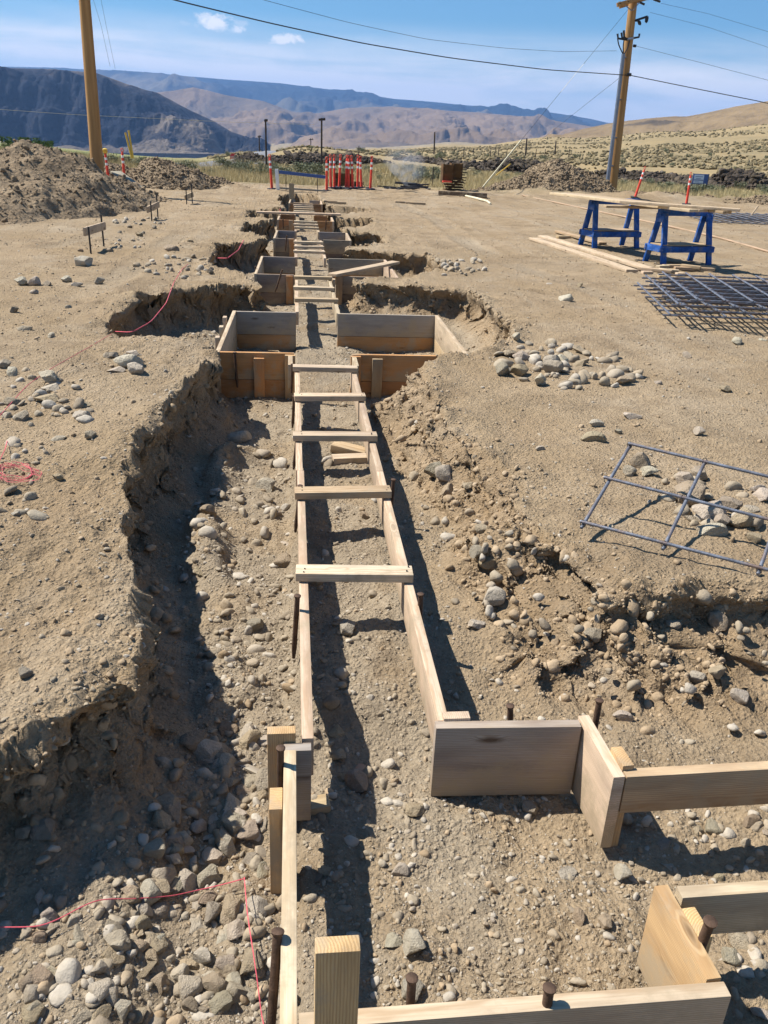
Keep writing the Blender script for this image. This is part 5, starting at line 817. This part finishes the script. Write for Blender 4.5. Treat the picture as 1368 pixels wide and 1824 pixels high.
# ------------------------------------------------------------------ dark basalt ledges, sagebrush, grass
def ledge(pts, label, n, hgt, seed):
    r = np.random.default_rng(seed); t_ = np.sort(r.random(n)); P = np.array([[*faron(u, D)[:2], h] for u, D, h in pts]); s_ = np.linspace(0, 1, len(pts)); X = np.stack([np.interp(t_, s_, P[:, k]) for k in range(3)], 1)
    off = r.normal(0, .9, n); X[:, 0] += r.normal(0, .4, n); X[:, 1] += off; z = far_h(X[:, 0], X[:, 1]); S_ = r.uniform(.13, .46, n) * (.6 + .5 * X[:, 2]) * (1 + .9 * (r.random(n) < .05)); X[:, 2] = z + r.random(n) ** .7 * X[:, 2] * (.95 + .35 * fbm(X[:, 0], X[:, 1], .12, 3, 8)) * np.exp(-off * off * .25) * .8 * (.25 + .75 * sst(-.35, .25, fbm(t_ * 40, t_ * 0 + seed, .22, 3, 77)))
    v, f, t = scatter('l', X, S_, None, 0, .75); me = npmesh('rock_ledge', v, f, False); return tag(link('rock_ledge', me, M['basalt']), label, 'rock ledge', 'dark basalt ledges beyond the site')
ledge([(425, 84, .5), (445, 88, .8), (520, 90, 1.1), (600, 90, 1.0), (650, 92, .8), (690, 98, .3)], 'dark basalt ledge behind the two dark poles, left of the smoke', 3400, 1.2, 1)
ledge([(715, 104, .3), (760, 101, .9), (860, 97, 1.2), (960, 95, 1.2), (1080, 92, .8)], 'dark basalt ledge behind the right soil heap', 4000, 1.1, 2)
ledge([(1085, 92, .9), (1150, 90, 1.2), (1260, 89, 1.4), (1368, 88, 1.6), (1520, 87, 1.6)], 'long dark basalt ledge behind the information sign', 5200, 1.2, 3)
def bush_mesh(seed, n=420, leaf=.035, hh=.62):
    r = np.random.default_rng(seed); V = []; F = []; lob = r.normal(0, .26, (7, 3)) * [1, 1, .45] + [0, 0, .36]
    for k in range(n):
        c = lob[r.integers(7)] + r.normal(0, .12, 3); c = np.clip(c, [-.5, -.5, .04], [.5, .5, .62]); c[2] *= hh / .5; d = r.normal(size=3); d[2] = abs(d[2]) + .5; d /= np.linalg.norm(d); s_ = np.cross(d, r.normal(size=3)); s_ /= np.linalg.norm(s_); L = leaf * r.uniform(1.2, 2.6); i = len(V); V += [c - s_ * leaf * .5, c + s_ * leaf * .5, c + s_ * leaf * .3 + d * L, c - s_ * leaf * .3 + d * L]; F.append([i, i + 1, i + 2, i + 3])
    for k in range(14):
        a = lob[r.integers(7)] + r.normal(0, .1, 3); i = len(V); V += [np.array([-.012, 0, 0]), np.array([.012, 0, 0]), a + [.006, 0, 0], a - [.006, 0, 0]]; F.append([i, i + 1, i + 2, i + 3])
    return npmesh('sagebrush', V, F, False)
BU = [bush_mesh(k, 620, .045) for k in range(5)]; GB = [bush_mesh(20 + k, 800, .05, .8) for k in range(3)]
def bush(u, D, s_, label, grp, meshes=BU, mat='sage', nm='sagebrush', cat='shrub'):
    me = random.choice(meshes); b = faron(u, D)
    if not me.materials: me.materials.append(M[mat])
    o = bpy.data.objects.new(nm, me); COL.objects.link(o); o.location = b + [0, 0, -.03]; o.rotation_euler = (0, 0, random.uniform(0, 6)); o.scale = (s_ * random.uniform(.9, 1.3), s_ * random.uniform(.9, 1.2), s_ * random.uniform(.75, 1.0)); return tag(o, label, cat, grp)
for u, D, s_, l in ((534, 56, 1.3, 'tallest grey green sagebrush behind the barricade'), (512, 52, .9, 'low sagebrush above the left part of the barricade rail'), (556, 55, 1.2, 'wide sagebrush left of the crossarm pole'), (566, 53, 1.1, 'sagebrush just behind the nearest delineator of the cluster'), (464, 58, .9, 'sagebrush left of the single delineator post'), (632, 58, .7, 'sagebrush behind the cluster of posts'), (770, 46, .8, 'grey sagebrush to the right of the smoke'), (752, 44, .8, 'sagebrush close beside the smoke'), (800, 58, .8, 'sagebrush behind the rusty pallet stack'), (782, 64, 1.0, 'sagebrush farther behind the pallet stack'), (730, 60, .7, 'sagebrush seen through the smoke')):
    bush(u, D, s_, l, None)
for k in range(150):
    u = random.uniform(400, 1400); D = random.uniform(44, 86) if random.random() < .55 else random.uniform(96, 190)
    bush(u, D, random.uniform(.35, 1.0), 'grey green sagebrush scattered in the dry grass before the basalt ledges' if D < 90 else 'small grey green sagebrush on the slope beyond the basalt ledges', 'sagebrush before the ledges' if D < 90 else 'sagebrush beyond the ledges')
for k in range(11): bush(random.uniform(-60, 75), random.uniform(58, 75), random.uniform(.7, 1.2), 'dense green bush in the row behind the large left soil heap', 'green bushes at the left', GB, 'green', 'green_bush')
for k in range(14): bush(random.uniform(150, 440), random.uniform(48, 75), random.uniform(.5, 1.0), 'grey green bush in the meadow between the poles at the left', 'bushes in the left meadow', BU, 'sage', 'green_bush')
def grassmesh(n, seed):
    r = np.random.default_rng(seed); D = np.exp(r.uniform(math.log(32.5), math.log(88), n)); u = r.uniform(-60, 1430, n); az = np.arctan((u - 523) / 1556); x, y = D * np.sin(az), D * np.cos(az); ok = (fbm(x, y, .3, 4, 501) + .5 * (D > 36) > -.1) & (y > 32); x, y, D = x[ok], y[ok], D[ok]; zg = np.maximum(far_h(x, y), np.where(y < 36.2, gz(x, y), -99)); n = len(x); V = []; m = 7
    h = r.uniform(.14, .42, (n, m)) * (1.0 + .2 * (D[:, None] > 50)); ang = r.uniform(0, 6.28, (n, m)); ln = r.normal(0, .12, (n, m, 2)); wd = .006 * D[:, None] / 30 * r.uniform(.8, 1.6, (n, m)); bx = x[:, None] + r.normal(0, .10, (n, m)); by = y[:, None] + r.normal(0, .10, (n, m)); bz = zg[:, None] + 0 * bx - .02; cx, cy = np.cos(ang) * wd, np.sin(ang) * wd
    V = np.stack([np.stack([bx - cx, by - cy, bz], -1), np.stack([bx + cx, by + cy, bz], -1), np.stack([bx + ln[..., 0], by + ln[..., 1], bz + h], -1)], 2).reshape(-1, 3); F = np.arange(len(V)).reshape(-1, 3); return V, F
V, F = grassmesh(26000, 3); tag(link('dry_grass', npmesh('dry_grass', V, F, False), M['straw']), kind='stuff')

# low brush dotted over the slopes beyond the ledges
def brush(n, seed):
    r = np.random.default_rng(seed); D = np.exp(r.uniform(math.log(89), math.log(560), n)); u = r.uniform(380, 1430, n); az = np.arctan((u - 523) / 1556); x, y = D * np.sin(az), D * np.cos(az); k = fbm(x, y, 1 / 30, 4, 601) > -.25; x, y, D = x[k], y[k], D[k]
    return scatter('b', np.stack([x, y, far_h(x, y) + .1], 1), r.uniform(.22, .7, len(x)) * (.6 + D / 260), None, 0, .6)
v, f, t = brush(9000, 5); bm_ = mat_leaf('brush_leaf', (.155, .13, .075), (.235, .19, .11)); tag(link('brush', npmesh('brush', v, f, False), bm_), kind='stuff')
